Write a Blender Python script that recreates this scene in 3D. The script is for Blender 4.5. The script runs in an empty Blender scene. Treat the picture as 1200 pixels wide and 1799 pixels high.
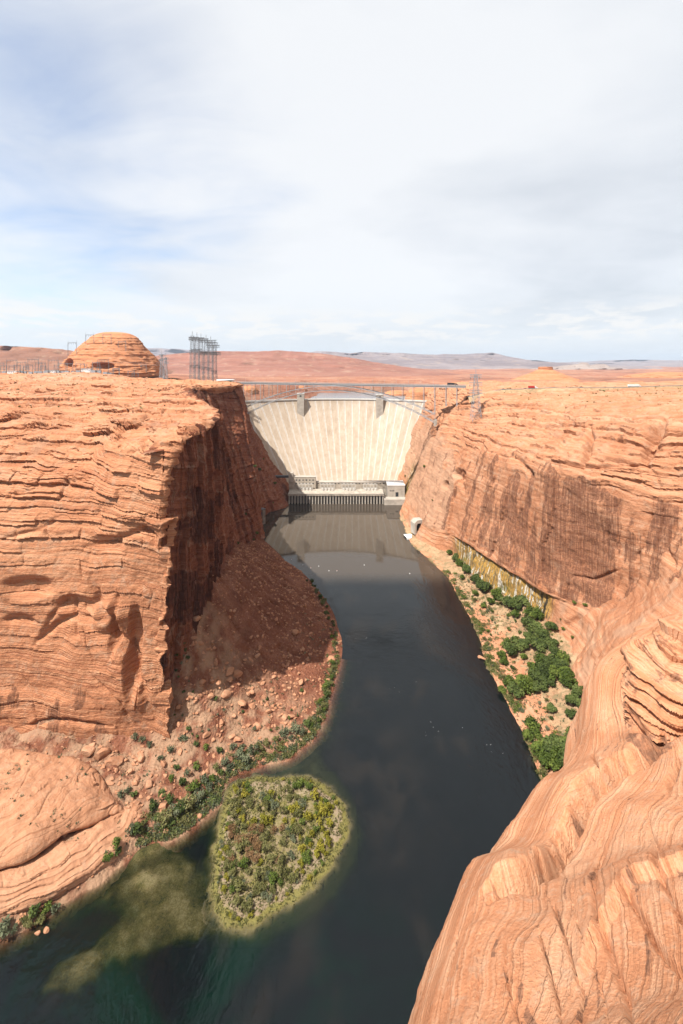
import bpy, bmesh, math, random
import numpy as np
from mathutils import Vector, Matrix
from mathutils.bvhtree import BVHTree

random.seed(7)
rng = np.random.default_rng(11)
SC = bpy.context.scene
COL = SC.collection
R = math.radians

# ------------------------------------------------------------------ camera
CAM = np.array([0.0, 0.0, 240.0])
cam_d = bpy.data.cameras.new('camera')
cam = bpy.data.objects.new('camera', cam_d)
COL.objects.link(cam)
cam.location = CAM
cam.rotation_euler = (R(90), 0, 0)
cam_d.sensor_fit = 'HORIZONTAL'
cam_d.sensor_width = 36
cam_d.lens = 24
cam_d.shift_y = -259.5 / 1200
cam_d.clip_start = 0.5
cam_d.clip_end = 60000
SC.camera = cam

# ------------------------------------------------------------------ sun + sky
SUN_EL, SUN_AZ = 57.5, 227.0
sd = bpy.data.lights.new('sun', 'SUN')
sun = bpy.data.objects.new('sun', sd)
COL.objects.link(sun)
sd.energy = 5.0
sd.angle = R(0.55)
sd.color = (1.0, 0.96, 0.90)
_to = Vector((math.sin(R(SUN_AZ)) * math.cos(R(SUN_EL)), math.cos(R(SUN_AZ)) * math.cos(R(SUN_EL)), math.sin(R(SUN_EL))))
sun.rotation_euler = _to.to_track_quat('Z', 'Y').to_euler()
sun.location = (-300, -300, 700)


class NT:
    """tiny helper for node trees"""
    def __init__(self, tree):
        self.t = tree
        self.t.nodes.clear()

    def n(self, typ, _props=None, **inp):
        nd = self.t.nodes.new(typ)
        for k, v in (_props or {}).items():
            setattr(nd, k, v)
        for k, v in inp.items():
            key = int(k[1:]) if k[0] == '_' and k[1:].isdigit() else k.replace('_', ' ')
            s = nd.inputs[key]
            if isinstance(v, bpy.types.NodeSocket):
                self.t.links.new(v, s)
            else:
                if s.type == 'RGBA' and len(v) == 3:
                    v = (*v, 1)
                s.default_value = v
        return nd

    def link(self, a, b):
        self.t.links.new(a, b)

    def math(self, op, a, b=0.0, c=0.0, clamp=False):
        return self.n('ShaderNodeMath', {'operation': op, 'use_clamp': clamp}, _0=a, _1=b, _2=c).outputs[0]

    def vmath(self, op, a, b=(0, 0, 0)):
        return self.n('ShaderNodeVectorMath', {'operation': op}, _0=a, _1=b).outputs[0]

    def noise(self, vec, scale, detail=4, rough=.55, dist=0.0, dim='3D', w=None):
        kw = dict(Scale=scale, Detail=detail, Roughness=rough, Distortion=dist)
        if vec is not None:
            kw['Vector'] = vec
        if w is not None:
            kw['W'] = w
        return self.n('ShaderNodeTexNoise', {'noise_dimensions': dim}, **kw).outputs[0]

    def ramp(self, fac, stops, interp='LINEAR'):
        nd = self.n('ShaderNodeValToRGB', Fac=fac)
        cr = nd.color_ramp
        cr.interpolation = interp
        while len(cr.elements) < len(stops):
            cr.elements.new(.5)
        for e, (p, c) in zip(cr.elements, stops):
            e.position = p
            e.color = (c, c, c, 1) if isinstance(c, (int, float)) else (*c, 1)
        return nd.outputs[0]

    def mix(self, fac, a, b, blend='MIX'):
        nd = self.n('ShaderNodeMix', {'data_type': 'RGBA', 'blend_type': blend}, _0=fac)
        for s, v in ((nd.inputs[6], a), (nd.inputs[7], b)):
            if isinstance(v, bpy.types.NodeSocket):
                self.t.links.new(v, s)
            else:
                s.default_value = (*v, 1) if len(v) == 3 else v
        return nd.outputs[2]

    def attr(self, name):
        return self.n('ShaderNodeAttribute', {'attribute_name': name}).outputs['Fac']

    def smooth(self, x, lo, hi):
        nd = self.n('ShaderNodeMapRange', {'interpolation_type': 'SMOOTHSTEP'}, Value=x, From_Min=lo, From_Max=hi)
        return nd.outputs[0]


world = bpy.data.worlds.new('World')
SC.world = world
world.use_nodes = True
w = NT(world.node_tree)
sky = w.n('ShaderNodeTexSky')
sky.sky_type = 'NISHITA'
sky.sun_disc = False
sky.sun_elevation = R(SUN_EL)
sky.sun_rotation = R(SUN_AZ)
sky.altitude = 1200
sky.air_density = 1.0
sky.dust_density = 1.5
sky.ozone_density = 1.2
skyc = w.n('ShaderNodeVectorMath', {'operation': 'SCALE'}, _0=sky.outputs[0], Scale=0.112).outputs[0]
dirv = w.n('ShaderNodeTexCoord').outputs['Generated']
sep = w.n('ShaderNodeSeparateXYZ', Vector=dirv)
dx, dy, dz = sep.outputs
zz = w.math('MAXIMUM', dz, 0.0)
den = w.math('ADD', zz, 0.14)
plane = w.n('ShaderNodeCombineXYZ', X=w.math('DIVIDE', dx, den), Y=w.math('DIVIDE', dy, den), Z=0.0).outputs[0]
# high thin overcast: wide soft veils with a few blue gaps towards the west
pl2 = w.vmath('ADD', plane, (3.1, 1.7, 0))
big = w.noise(pl2, 0.42, 5, .48, .5)
wisp = w.noise(w.vmath('MULTIPLY', pl2, (0.9, 1.5, 1)), 1.5, 7, .55, .6)
westgap = w.math('MULTIPLY', dx, 0.36)
cov = w.math('ADD', w.math('ADD', w.math('MULTIPLY', big, .75), w.math('MULTIPLY', wisp, .26)), westgap)
covm = w.smooth(cov, .07, .38)
shade0 = w.noise(w.vmath('ADD', plane, (9.3, 4.2, 0)), .50, 5, .5, .4)
shade = w.math('ADD', shade0, w.math('SUBTRACT', .065, w.math('MULTIPLY', w.math('ADD', dx, dz), .07)))
cloudc = w.ramp(w.math('ADD', shade, w.math('MULTIPLY', w.math('SUBTRACT', wisp, .5), .22)),
                [(.30, (0.357, 0.376, 0.402)), (.44, (0.436, 0.45, 0.469)), (.58, (0.499, 0.506, 0.514))])
c1 = w.mix(w.math('MULTIPLY', covm, .93), skyc, cloudc)
# a low bank of small cumulus near the horizon
cum = w.noise(w.n('ShaderNodeCombineXYZ', X=w.math('MULTIPLY', w.math('ARCTAN2', dx, dy), 6.5), Y=w.math('MULTIPLY', dz, 26.0), Z=2.0).outputs[0], 2.2, 8, .58, .3)
band = w.math('MULTIPLY', w.smooth(dz, .035, .06), w.math('SUBTRACT', 1.0, w.smooth(dz, .085, .14)))
cumm = w.math('MULTIPLY', w.smooth(cum, .46, .60), w.math('MULTIPLY', band, .92))
# pale air low down
low = w.math('SUBTRACT', 1.0, w.smooth(dz, 0.0, .20))
c2 = w.mix(w.math('MULTIPLY', low, .70), c1, (0.41, 0.439, 0.469))
c3 = w.mix(cumm, c2, (0.506, 0.503, 0.495))
bg = w.n('ShaderNodeBackground', Color=c3, Strength=1.0)
w.link(bg.outputs[0], w.n('ShaderNodeOutputWorld').inputs[0])

SC.view_settings.view_transform = 'Standard'
SC.view_settings.look = 'None'
SC.view_settings.exposure = 0.95
SC.view_settings.gamma = 1.0
SC.view_settings.use_curve_mapping = False
SC.cycles.max_bounces = 6
SC.cycles.diffuse_bounces = 3
SC.cycles.glossy_bounces = 2
SC.cycles.transparent_max_bounces = 8
SC.cycles.volume_bounces = 0
SC.cycles.use_adaptive_sampling = True
SC.cycles.adaptive_threshold = 0.015
SC.cycles.use_denoising = True
SC.cycles.sample_clamp_indirect = 4
SC.render.film_transparent = False


# ------------------------------------------------------------------ object helpers
def info(o, label=None, cat=None, group=None, kind=None):
    if label: o['label'] = label
    if cat: o['category'] = cat
    if group: o['group'] = group
    if kind: o['kind'] = kind
    return o


def empty(name, loc=(0, 0, 0), rz=0.0, label=None, cat=None, group=None):
    o = bpy.data.objects.new(name, None)
    COL.objects.link(o)
    o.location = loc
    o.rotation_euler = (0, 0, rz)
    o.empty_display_size = 1
    return info(o, label, cat, group)


def link_mesh(name, me, mat=None, parent=None):
    if mat is not None and not me.materials:
        me.materials.append(mat)
    o = bpy.data.objects.new(name, me)
    COL.objects.link(o)
    if parent is not None:
        o.parent = parent
    return o


def np_mesh(name, V, F, smooth=True, attrs=None, sharp=None):
    """mesh from vertex array and an (n,3|4) face array"""
    me = bpy.data.meshes.new(name)
    V = np.ascontiguousarray(V, dtype=np.float32)
    F = np.ascontiguousarray(F, dtype=np.int32)
    k = F.shape[1]
    me.vertices.add(len(V))
    me.vertices.foreach_set('co', V.ravel())
    me.loops.add(F.size)
    me.loops.foreach_set('vertex_index', F.ravel())
    me.polygons.add(len(F))
    me.polygons.foreach_set('loop_start', np.arange(0, F.size, k, dtype=np.int32))
    try:
        me.polygons.foreach_set('loop_total', np.full(len(F), k, dtype=np.int32))
    except Exception:
        pass
    me.polygons.foreach_set('use_smooth', np.full(len(F), smooth))
    me.update(calc_edges=True)
    for an, av in (attrs or {}).items():
        a = me.attributes.new(an, 'FLOAT', 'POINT')
        a.data.foreach_set('value', np.ascontiguousarray(av, dtype=np.float32).ravel())
    if sharp:
        me.set_sharp_from_angle(angle=R(sharp))
    return me


def grid_faces(n, m, flip=False):
    a = np.arange(n * m).reshape(n, m)
    q = np.stack([a[:-1, :-1], a[1:, :-1], a[1:, 1:], a[:-1, 1:]], -1).reshape(-1, 4)
    return q[:, ::-1] if flip else q


# ------------------------------------------------------------------ noise
_PERM = rng.permutation(256).astype(np.int32)
_PERM = np.concatenate([_PERM, _PERM, _PERM])
_G = rng.normal(size=(256, 3)).astype(np.float32)
_G /= np.linalg.norm(_G, axis=1, keepdims=True)


def pn(P, seed=0):
    P = np.asarray(P, dtype=np.float32)
    sh = P.shape[:-1]
    P = P.reshape(-1, 3) + np.float32(seed * 17.37)
    i = np.floor(P).astype(np.int32)
    f = P - i
    i &= 255
    u = f * f * f * (f * (f * 6 - 15) + 10)
    out = np.zeros(len(P), np.float32)
    for cx in (0, 1):
        wx = u[:, 0] if cx else 1 - u[:, 0]
        px = _PERM[(i[:, 0] + cx) & 255]
        for cy in (0, 1):
            wy = wx * (u[:, 1] if cy else 1 - u[:, 1])
            py = _PERM[(px + i[:, 1] + cy) & 255]
            for cz in (0, 1):
                wz = wy * (u[:, 2] if cz else 1 - u[:, 2])
                g = _G[_PERM[(py + i[:, 2] + cz) & 255]]
                out += wz * (g[:, 0] * (f[:, 0] - cx) + g[:, 1] * (f[:, 1] - cy) + g[:, 2] * (f[:, 2] - cz))
    return (out * 1.5).reshape(sh)


def fbm(P, octv=4, gain=.5, seed=0):
    a, s, t = 1.0, 1.0, 0
    out = 0
    for k in range(octv):
        out = out + a * pn(P * s, seed + k)
        t += a
        a *= gain
        s *= 2.03
    return out / t * 1.4


def sstep(x, a, b):
    t = np.clip((x - a) / (b - a), 0, 1)
    return t * t * (3 - 2 * t)


_H = rng.random(4096).astype(np.float32)


def hsh(i, k=0):
    return _H[(i.astype(np.int64) * 131 + k * 977) & 4095]


def saw(s, k=0, p=1.3):
    """cross-section of stacked beds: proud at the foot of each bed, set back at its head"""
    i = np.floor(s)
    f = s - i
    return (0.25 + .75 * hsh(i, k)) * (1 - f) ** p


# ------------------------------------------------------------------ lofts
def blocks(s, c, k=0, p=1.0):
    """stacked beds broken into blocks: every block of every bed stands out by its own amount"""
    i = np.floor(s)
    f = s - i
    q = c * (.6 + .8 * hsh(i, k + 5)) + 9 * hsh(i, k + 1)
    j = np.floor(q)
    g = q - j
    a = hsh(i * 37 + j * 11, k + 2)
    return (a ** 1.3) * (1 - f) ** p * sstep(np.minimum(g, 1 - g), 0, .05)


def pchip(C, t):
    """monotone cubic through C[k] at k = 0..K-1, evaluated at t (any trailing shape)"""
    C = np.asarray(C, dtype=np.float64)
    K = len(C)
    d = np.diff(C, axis=0)
    m = np.zeros_like(C)
    a, b = d[:-1], d[1:]
    same = (a * b) > 0
    with np.errstate(divide='ignore', invalid='ignore'):
        h = 2 * a * b / (a + b)
    m[1:-1] = np.where(same, h, 0)
    m[0], m[-1] = d[0], d[-1]
    i = np.clip(np.floor(t).astype(int), 0, K - 2)
    f = (t - i).reshape((-1,) + (1,) * (C.ndim - 1))
    f2, f3 = f * f, f * f * f
    return (2 * f3 - 3 * f2 + 1) * C[i] + (f3 - 2 * f2 + f) * m[i] + (-2 * f3 + 3 * f2) * C[i + 1] + (f3 - f2) * m[i + 1]


def net_eval(net, s, t):
    A = pchip(np.swapaxes(net, 0, 1), t)          # (nt, S, 3)
    return pchip(np.swapaxes(A, 0, 1), s)         # (ns, nt, 3)


def _dens(A):
    """angular size of mesh steps seen from the overlook, so that detail goes where it can be seen"""
    d = A - CAM
    dist = np.linalg.norm(d, axis=-1)
    seg = np.linalg.norm(np.diff(A, axis=1), axis=-1)
    near = np.maximum(.5 * (dist[:, 1:] + dist[:, :-1]), 25)
    dirs = d / dist[..., None]
    ang = np.arccos(np.clip((dirs[:, 1:] * dirs[:, :-1]).sum(-1), -1, 1))
    y = np.maximum(d[..., 1], 1)
    vis = (np.abs(d[..., 0] / y) < .85) & (d[..., 2] / y > -1.6) & (d[..., 1] > 5)
    wgt = np.where(vis[:, 1:] | vis[:, :-1], 1.0, .12)
    return ((ang + .15 * seg / near) * wgt).mean(0)


def loft(net, ns, nt):
    net = np.asarray(net, dtype=np.float64)
    S, T = net.shape[:2]
    s0, t0 = np.linspace(0, S - 1, 160), np.linspace(0, T - 1, 240)
    A = net_eval(net, s0, t0)
    dt = _dens(A) + 1e-6
    ds = _dens(np.swapaxes(A, 0, 1)) + 1e-6
    ct, cs = np.concatenate([[0], np.cumsum(dt)]), np.concatenate([[0], np.cumsum(ds)])
    t = np.interp(np.linspace(0, ct[-1], nt), ct, t0)
    s = np.interp(np.linspace(0, cs[-1], ns), cs, s0)
    return net_eval(net, s, t), s, t


def gnormals(P):
    du = np.gradient(P, axis=0)
    dv = np.gradient(P, axis=1)
    N = np.cross(du, dv)
    N /= np.linalg.norm(N, axis=-1, keepdims=True) + 1e-9
    v = CAM - P
    v = v / (np.linalg.norm(v, axis=-1, keepdims=True) + 1e-9)
    y_ = np.maximum(P[..., 1], 1)
    seen = (np.abs(P[..., 0] / y_) < .8) & ((240 - P[..., 2]) / y_ < 1.5) & (P[..., 1] > 5)
    if ((N * v).sum(-1) * np.where(seen, 1, .02)).sum() < 0:
        return -N, True
    return N, False


def grid_obj(name, P, mat, attrs=None, label=None, cat=None, kind='structure', sharp=None, parent=None):
    n, m = P.shape[:2]
    N, fl = gnormals(P)
    me = np_mesh(name, P.reshape(-1, 3), grid_faces(n, m, fl), True, attrs, sharp)
    o = link_mesh(name, me, mat, parent)
    return info(o, label, cat, None, kind)


def W(px, py, z):
    """point of the place at height z on the sight line through photo point (px, py)"""
    Y = (240 - z) * 800 / (py - 640)
    return ((px - 600) / 800 * Y, Y, z)


def WY(px, py, Y):
    return ((px - 600) / 800 * Y, Y, 240 - (py - 640) / 800 * Y)


class RBF:
    def __init__(self, pts, smooth=0.0):
        p = np.array(pts, dtype=np.float64)
        self.x = p[:, :2]
        n = len(p)
        d = np.linalg.norm(self.x[:, None] - self.x[None], axis=-1)
        A = np.zeros((n + 3, n + 3))
        A[:n, :n] = d + np.eye(n) * smooth
        A[:n, n] = 1
        A[:n, n + 1:] = self.x
        A[n, :n] = 1
        A[n + 1:, :n] = self.x.T
        b = np.zeros(n + 3)
        b[:n] = p[:, 2]
        self.w = np.linalg.lstsq(A, b, rcond=None)[0]

    def __call__(self, X, Y):
        q = np.stack([X.ravel(), Y.ravel()], -1)
        out = np.zeros(len(q))
        for i in range(0, len(q), 40000):
            c = q[i:i + 40000]
            d = np.sqrt(((c[:, None] - self.x[None]) ** 2).sum(-1))
            out[i:i + 40000] = d @ self.w[:-3] + self.w[-3] + c @ self.w[-2:]
        return out.reshape(X.shape)


def poly_sd(X, Y, poly):
    """signed distance to a closed polygon, positive inside"""
    p = np.array(poly, dtype=np.float64)[:, :2]
    q = np.roll(p, -1, 0)
    best = np.full(X.shape, 1e18)
    ins = np.zeros(X.shape, bool)
    for (ax, ay), (bx, by) in zip(p, q):
        ex, ey = bx - ax, by - ay
        t = np.clip(((X - ax) * ex + (Y - ay) * ey) / (ex * ex + ey * ey + 1e-12), 0, 1)
        best = np.minimum(best, (X - ax - t * ex) ** 2 + (Y - ay - t * ey) ** 2)
        c = ((ay > Y) != (by > Y))
        xi = ax + (Y - ay) / (by - ay + 1e-12) * ex
        ins ^= c & (X < xi)
    d = np.sqrt(best)
    return np.where(ins, d, -d)


def smooth_poly(pts, n=4):
    p = np.array(pts, dtype=np.float64)
    for _ in range(n):
        q = np.roll(p, -1, 0)
        p = np.stack([.75 * p + .25 * q, .25 * p + .75 * q], 1).reshape(-1, p.shape[1])
    return p


_CJ = {}


def crease(P, line, wpx, depth):
    """depth of a joint surveyed along photo points: distance measured as seen from the overlook"""
    if _CJ.get('P') is not P:
        u = P[..., 0] / np.maximum(P[..., 1], 1) * 800 + 600
        v = 640 + (240 - P[..., 2]) / np.maximum(P[..., 1], 1) * 800
        _CJ.update(P=P, u=u, v=v, j=.88 * fbm(P / 3.5, 3, seed=990) * (P[..., 1] < 200) + .8 * fbm(P / 12, 3, seed=991))
    pad = 5 * wpx
    lo, hi = np.min(line, 0) - pad, np.max(line, 0) + pad
    full = np.zeros(P.shape[:2])
    sel = (_CJ['u'] > lo[0]) & (_CJ['u'] < hi[0]) & (_CJ['v'] > lo[1]) & (_CJ['v'] < hi[1])
    u = _CJ['u'][sel] + wpx * _CJ['j'][sel]
    v = _CJ['v'][sel]
    best = np.full(u.shape, 1e9)
    tt_ = np.zeros(u.shape)
    n = len(line) - 1
    for i in range(n):
        (ax, ay), (bx, by) = line[i], line[i + 1]
        ex, ey = bx - ax, by - ay
        t = np.clip(((u - ax) * ex + (v - ay) * ey) / (ex * ex + ey * ey), 0, 1)
        d = np.hypot(u - ax - t * ex, v - ay - t * ey)
        m = d < best
        best = np.where(m, d, best)
        tt_ = np.where(m, (i + t) / n, tt_)
    taper = np.clip(np.minimum(tt_, 1 - tt_) * 5, .25, 1)
    full[sel] = depth * np.exp(-(best / (wpx * (.45 + .55 * taper))) ** 2) * taper
    return full

# ------------------------------------------------------------------ materials
def new_mat(name):
    m = bpy.data.materials.new(name)
    m.use_nodes = True
    t = NT(m.node_tree)
    return m, t


ALB = .74     # the stone of this gorge is darker than it looks in full sun


def finish(t, color, rough=.85, normal=None, spec=.25, metallic=0.0, alb=None):
    if alb is not None:
        color = t.n('ShaderNodeVectorMath', {'operation': 'SCALE'}, _0=color, Scale=alb).outputs[0]
    kw = dict(Base_Color=color, Roughness=rough, Metallic=metallic)
    kw['Specular_IOR_Level'] = spec
    if normal is not None:
        kw['Normal'] = normal
    b = t.n('ShaderNodeBsdfPrincipled', **kw)
    t.link(b.outputs[0], t.n('ShaderNodeOutputMaterial').inputs[0])
    return b


def pos(t):
    return t.n('ShaderNodeNewGeometry').outputs['Position']


def rock_mat(name, dark, mid, light, wb=(.42, .22, .30, .16), wobw=.9, alb=None, lines=0, coarse=1.2, fine=1.0, bedfreq=1.0, varnish=(.10, .045, .03), blot=.02, bump=.6, bedbump=.35, pale=(.50, .36, .25), streak=True):
    m, t = new_mat(name)
    p = pos(t)
    bed = t.attr('bed')
    wob = t.noise(p, .25 * fine, 3, .5)
    bw = t.math('ADD', bed, t.math('MULTIPLY', wob, wobw))
    b1 = t.noise(None, .35 * bedfreq, 5, .62, 0, '1D', bw)
    b2 = t.noise(None, 1.7 * bedfreq, 4, .6, 0, '1D', bw)
    n1 = t.noise(p, blot, 5, .6, .4)
    n2 = t.noise(p, .9 * fine, 6, .65)
    v = t.math('ADD', t.math('MULTIPLY', b1, wb[0]), t.math('MULTIPLY', b2, wb[1]))
    v = t.math('ADD', v, t.math('MULTIPLY', n1, wb[2]))
    v = t.math('ADD', v, t.math('MULTIPLY', n2, wb[3]))
    col = t.ramp(v, [(.36, dark), (.54, mid), (.72, light)])
    # pale salts and dusty sand
    pn_ = t.noise(p, .13 * fine, 7, .68, .6)
    pm = t.math('MULTIPLY', t.smooth(pn_, .52, .68), .40)
    pm = t.math('MAXIMUM', pm, t.attr('pale'))
    col = t.mix(pm, col, pale)
    if lines:
        la = t.noise(None, lines, 3, .5, 0, '1D', bw)
        lb = t.noise(None, lines * 1.7, 3, .5, 0, '1D', t.math('ADD', bw, 37.0))
        lm = t.smooth(t.noise(p, .22, 4, .6, .5), .42, .58)
        col = t.mix(t.math('MULTIPLY', t.smooth(la, .55, .62), t.math('MULTIPLY', lm, .36)), col, light)
        col = t.mix(t.math('MULTIPLY', t.smooth(lb, .62, .67), t.math('MULTIPLY', lm, .40)), col, tuple(c * .66 for c in dark))
    # desert varnish: manganese streaks down the faces
    va = t.attr('var')
    if streak:
        ps = t.vmath('MULTIPLY', p, (.55, .55, .022))
        st = t.noise(ps, 1.0, 6, .62, .3)
        bl = t.noise(p, .11 * fine, 6, .66, .8)
        vm = t.math('ADD', t.math('MULTIPLY', st, .65), t.math('MULTIPLY', bl, .45))
        vm = t.math('ADD', vm, t.math('SUBTRACT', va, .5))
        vm = t.smooth(vm, .55, .65)
        vm = t.math('MULTIPLY', vm, t.smooth(va, .02, .2))
        s2_ = t.noise(t.vmath('MULTIPLY', p, (.9, .9, .012)), 1.0, 4, .6, .2)
        vm = t.math('MULTIPLY', vm, t.math('ADD', .42, t.math('MULTIPLY', t.smooth(s2_, .36, .60), .62)), clamp=True)
    else:
        vm = va
    dv = t.mix(t.math('MULTIPLY', n2, .38), varnish, mid)
    col = t.mix(t.math('MULTIPLY', vm, .86), col, dv)
    # small lichen / shadow-free pits
    sp = t.noise(p, 1.9 * fine, 3, .7)
    col = t.mix(t.math('MULTIPLY', t.smooth(sp, .66, .75), .35), col, dark)
    hgt = t.math('ADD', t.math('MULTIPLY', n2, .55), t.math('MULTIPLY', t.noise(p, .28 * fine, 6, .62), coarse))
    if lines:
        hgt = t.math('ADD', hgt, t.math('ADD', t.math('MULTIPLY', la, .35), t.math('MULTIPLY', t.smooth(lb, .60, .68), -.26)))
    hgt = t.math('ADD', hgt, t.math('MULTIPLY', b2, bedbump))
    bp = t.n('ShaderNodeBump', Strength=bump, Distance=1.6 / fine, Height=hgt)
    finish(t, col, .93, bp.outputs[0], .08, 0.0, alb or ALB)
    return m


M = {}
M['rock'] = rock_mat('sunlit_sandstone', lines=.9, dark=(.31, .112, .058), mid=(.51, .219, .109), light=(.63, .345, .20), bump=.8)
M['rock_near'] = rock_mat('near_sandstone', (.37, .136, .062), (.54, .238, .12), (.65, .375, .225), wb=(.30, .20, .34, .30), wobw=.3, alb=.84, lines=2.6, coarse=.25, fine=3.2, bedfreq=1.6, blot=.10, bump=1.0, bedbump=.5, varnish=(.13, .07, .05))
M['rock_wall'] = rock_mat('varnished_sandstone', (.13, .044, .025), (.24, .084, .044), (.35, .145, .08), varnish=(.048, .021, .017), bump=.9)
M['rock_right'] = rock_mat('streaked_sandstone', (.33, .125, .061), (.51, .228, .118), (.64, .365, .22), varnish=(.10, .042, .030), bump=.8)
M['rock_pink'] = rock_mat('pink_sandstone', (.37, .155, .075), (.50, .235, .125), (.58, .32, .19), fine=2.2, bedfreq=1.6, blot=.05, lines=.8, wobw=.4, varnish=(.16, .08, .055))
M['rock_far'] = rock_mat('far_sandstone', (.30, .115, .06), (.48, .20, .10), (.58, .29, .16), fine=.25, bedfreq=.5, blot=.006, streak=False, varnish=(.10, .05, .04))

# talus: red broken stone
m, t = new_mat('red_talus')
p = pos(t)
n1 = t.noise(p, .05, 5, .6, .5)
n2 = t.noise(p, .6, 7, .7)
vor = t.n('ShaderNodeTexVoronoi', Vector=p, Scale=.55).outputs['Distance']
v = t.math('ADD', t.math('MULTIPLY', n1, .5), t.math('MULTIPLY', n2, .5))
col = t.ramp(v, [(.34, (.13, .047, .027)), (.52, (.235, .092, .052)), (.68, (.38, .185, .115))])
col = t.mix(t.attr('pale'), col, (.52, .35, .22))
bp = t.n('ShaderNodeBump', Strength=.9, Distance=1.2, Height=t.math('ADD', n2, t.math('MULTIPLY', vor, -.7)))
finish(t, col, .95, bp.outputs[0], .05, 0.0, ALB)
M['talus'] = m

# sandy river bank
m, t = new_mat('bank_sand')
p = pos(t)
n1 = t.noise(p, .06, 5, .6, .5)
n2 = t.noise(p, .8, 7, .7)
v = t.math('ADD', t.math('MULTIPLY', n1, .55), t.math('MULTIPLY', n2, .45))
col = t.ramp(v, [(.34, (.27, .15, .08)), (.5, (.44, .275, .155)), (.66, (.56, .385, .235))])
gs = t.noise(p, .22, 6, .7, .6)
col = t.mix(t.math('MULTIPLY', t.smooth(gs, .47, .60), .62), col, (.19, .165, .085))
col = t.mix(t.attr('wet'), col, (.10, .085, .035))
bp = t.n('ShaderNodeBump', Strength=.8, Distance=.8, Height=n2)
finish(t, col, .95, bp.outputs[0], .05, 0.0, ALB)
M['bank'] = m

# island gravel with a mossy rim
m, t = new_mat('island_gravel')
p = pos(t)
n1 = t.noise(p, .12, 5, .6, .5)
n2 = t.noise(p, 1.6, 7, .75)
col = t.ramp(t.math('ADD', t.math('MULTIPLY', n1, .5), t.math('MULTIPLY', n2, .5)),
             [(.34, (.17, .12, .072)), (.5, (.29, .215, .14)), (.66, (.41, .32, .22))])
gr = t.noise(p, .35, 6, .7, .8)
gm = t.math('MULTIPLY', t.smooth(t.math('ADD', gr, t.attr('moss')), .55, .85), .85)
gcol = t.ramp(t.noise(p, 2.2, 5, .7), [(.35, (.11, .105, .02)), (.65, (.24, .21, .055))])
col = t.mix(gm, col, gcol)
col = t.mix(t.attr('wet'), col, (.13, .105, .05))
bp = t.n('ShaderNodeBump', Strength=.8, Distance=.4, Height=n2)
finish(t, col, .95, bp.outputs[0], .05, 0.0, ALB)
M['island'] = m

# river bed
m, t = new_mat('bed_gravel')
p = pos(t)
n1 = t.math('ADD', t.math('MULTIPLY', t.noise(p, .12, 5, .6, .2), .6), t.math('MULTIPLY', t.noise(p, 1.5, 5, .7), .4))
col = t.ramp(n1, [(.36, (.012, .018, .004)), (.46, (.085, .075, .018)), (.52, (.14, .115, .04)), (.62, (.24, .20, .10))])
finish(t, col, .9, None, .2, 0.0, .5)
M['bed'] = m

# water
m, t = new_mat('river_water')
p = pos(t)
sepp = t.n('ShaderNodeSeparateXYZ', Vector=p)
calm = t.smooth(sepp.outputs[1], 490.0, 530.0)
warp = t.noise(p, .03, 4, .6)
rip1 = t.noise(t.vmath('MULTIPLY', p, (1.0, .55, 1)), .38, 5, .62, .6)
rip2 = t.noise(p, .06, 4, .6, .8)
patch = t.smooth(t.noise(t.vmath('MULTIPLY', p, (1, .5, 1)), .016, 5, .6, 1.2), .40, .62)
amp = t.math('MULTIPLY', t.math('ADD', .30, t.math('MULTIPLY', patch, .9)), t.math('SUBTRACT', 1.0, t.math('MULTIPLY', calm, .93)))
hgt = t.math('MULTIPLY', t.math('ADD', rip1, t.math('MULTIPLY', rip2, .8)), amp)
bp = t.n('ShaderNodeBump', Strength=.55, Distance=.42, Height=hgt)
dep = t.attr('depth')
clear = t.math('POWER', 2.718, t.math('MULTIPLY', dep, -.62))
gn = t.smooth(t.noise(p, .021, 5, .62, 1.0), .40, .66)
body = t.mix(t.math('MULTIPLY', gn, t.attr('green')), (.003, .0043, .005), (.0012, .0095, .006))
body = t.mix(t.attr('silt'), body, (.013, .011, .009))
body = t.mix(calm, body, (.050, .039, .029))  # silty tan, raised to paint part of the dam's reflection into calm water
dif = t.n('ShaderNodeBsdfDiffuse', Color=body)
tint = t.mix(t.smooth(dep, 0.0, 2.5), (1, 1, 1), (.55, .80, .42))
tr = t.n('ShaderNodeBsdfTransparent', Color=tint)
under = t.n('ShaderNodeMixShader', _0=clear, _1=dif.outputs[0], _2=tr.outputs[0])
gl = t.n('ShaderNodeBsdfGlossy', Color=(1, 1, 1), Roughness=t.math('SUBTRACT', .07, t.math('MULTIPLY', calm, .04)), Normal=bp.outputs[0])
fr = t.n('ShaderNodeFresnel', IOR=1.33, Normal=bp.outputs[0])
mx = t.n('ShaderNodeMixShader', _0=fr.outputs[0], _1=under.outputs[0], _2=gl.outputs[0])
t.link(mx.outputs[0], t.n('ShaderNodeOutputMaterial').inputs[0])
M['water'] = m

m, t = new_mat('lake_water')
finish(t, (.15, .175, .19), .25, None, .5)
M['lake'] = m


def simple(name, col, rough=.7, var=.25, scale=.4, metallic=0.0, bump=0.0):
    m, t = new_mat(name)
    p = pos(t)
    n = t.noise(p, scale, 6, .65, .3)
    a = tuple(c * (1 - var) for c in col)
    b = tuple(min(1, c * (1 + var)) for c in col)
    c = t.ramp(n, [(.32, a), (.68, b)])
    nb = None
    if bump:
        nb = t.n('ShaderNodeBump', Strength=bump, Distance=.3, Height=t.noise(p, scale * 4, 5, .6)).outputs[0]
    finish(t, c, rough, nb, .3, metallic, .8)
    M[name] = m
    return m


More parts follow.
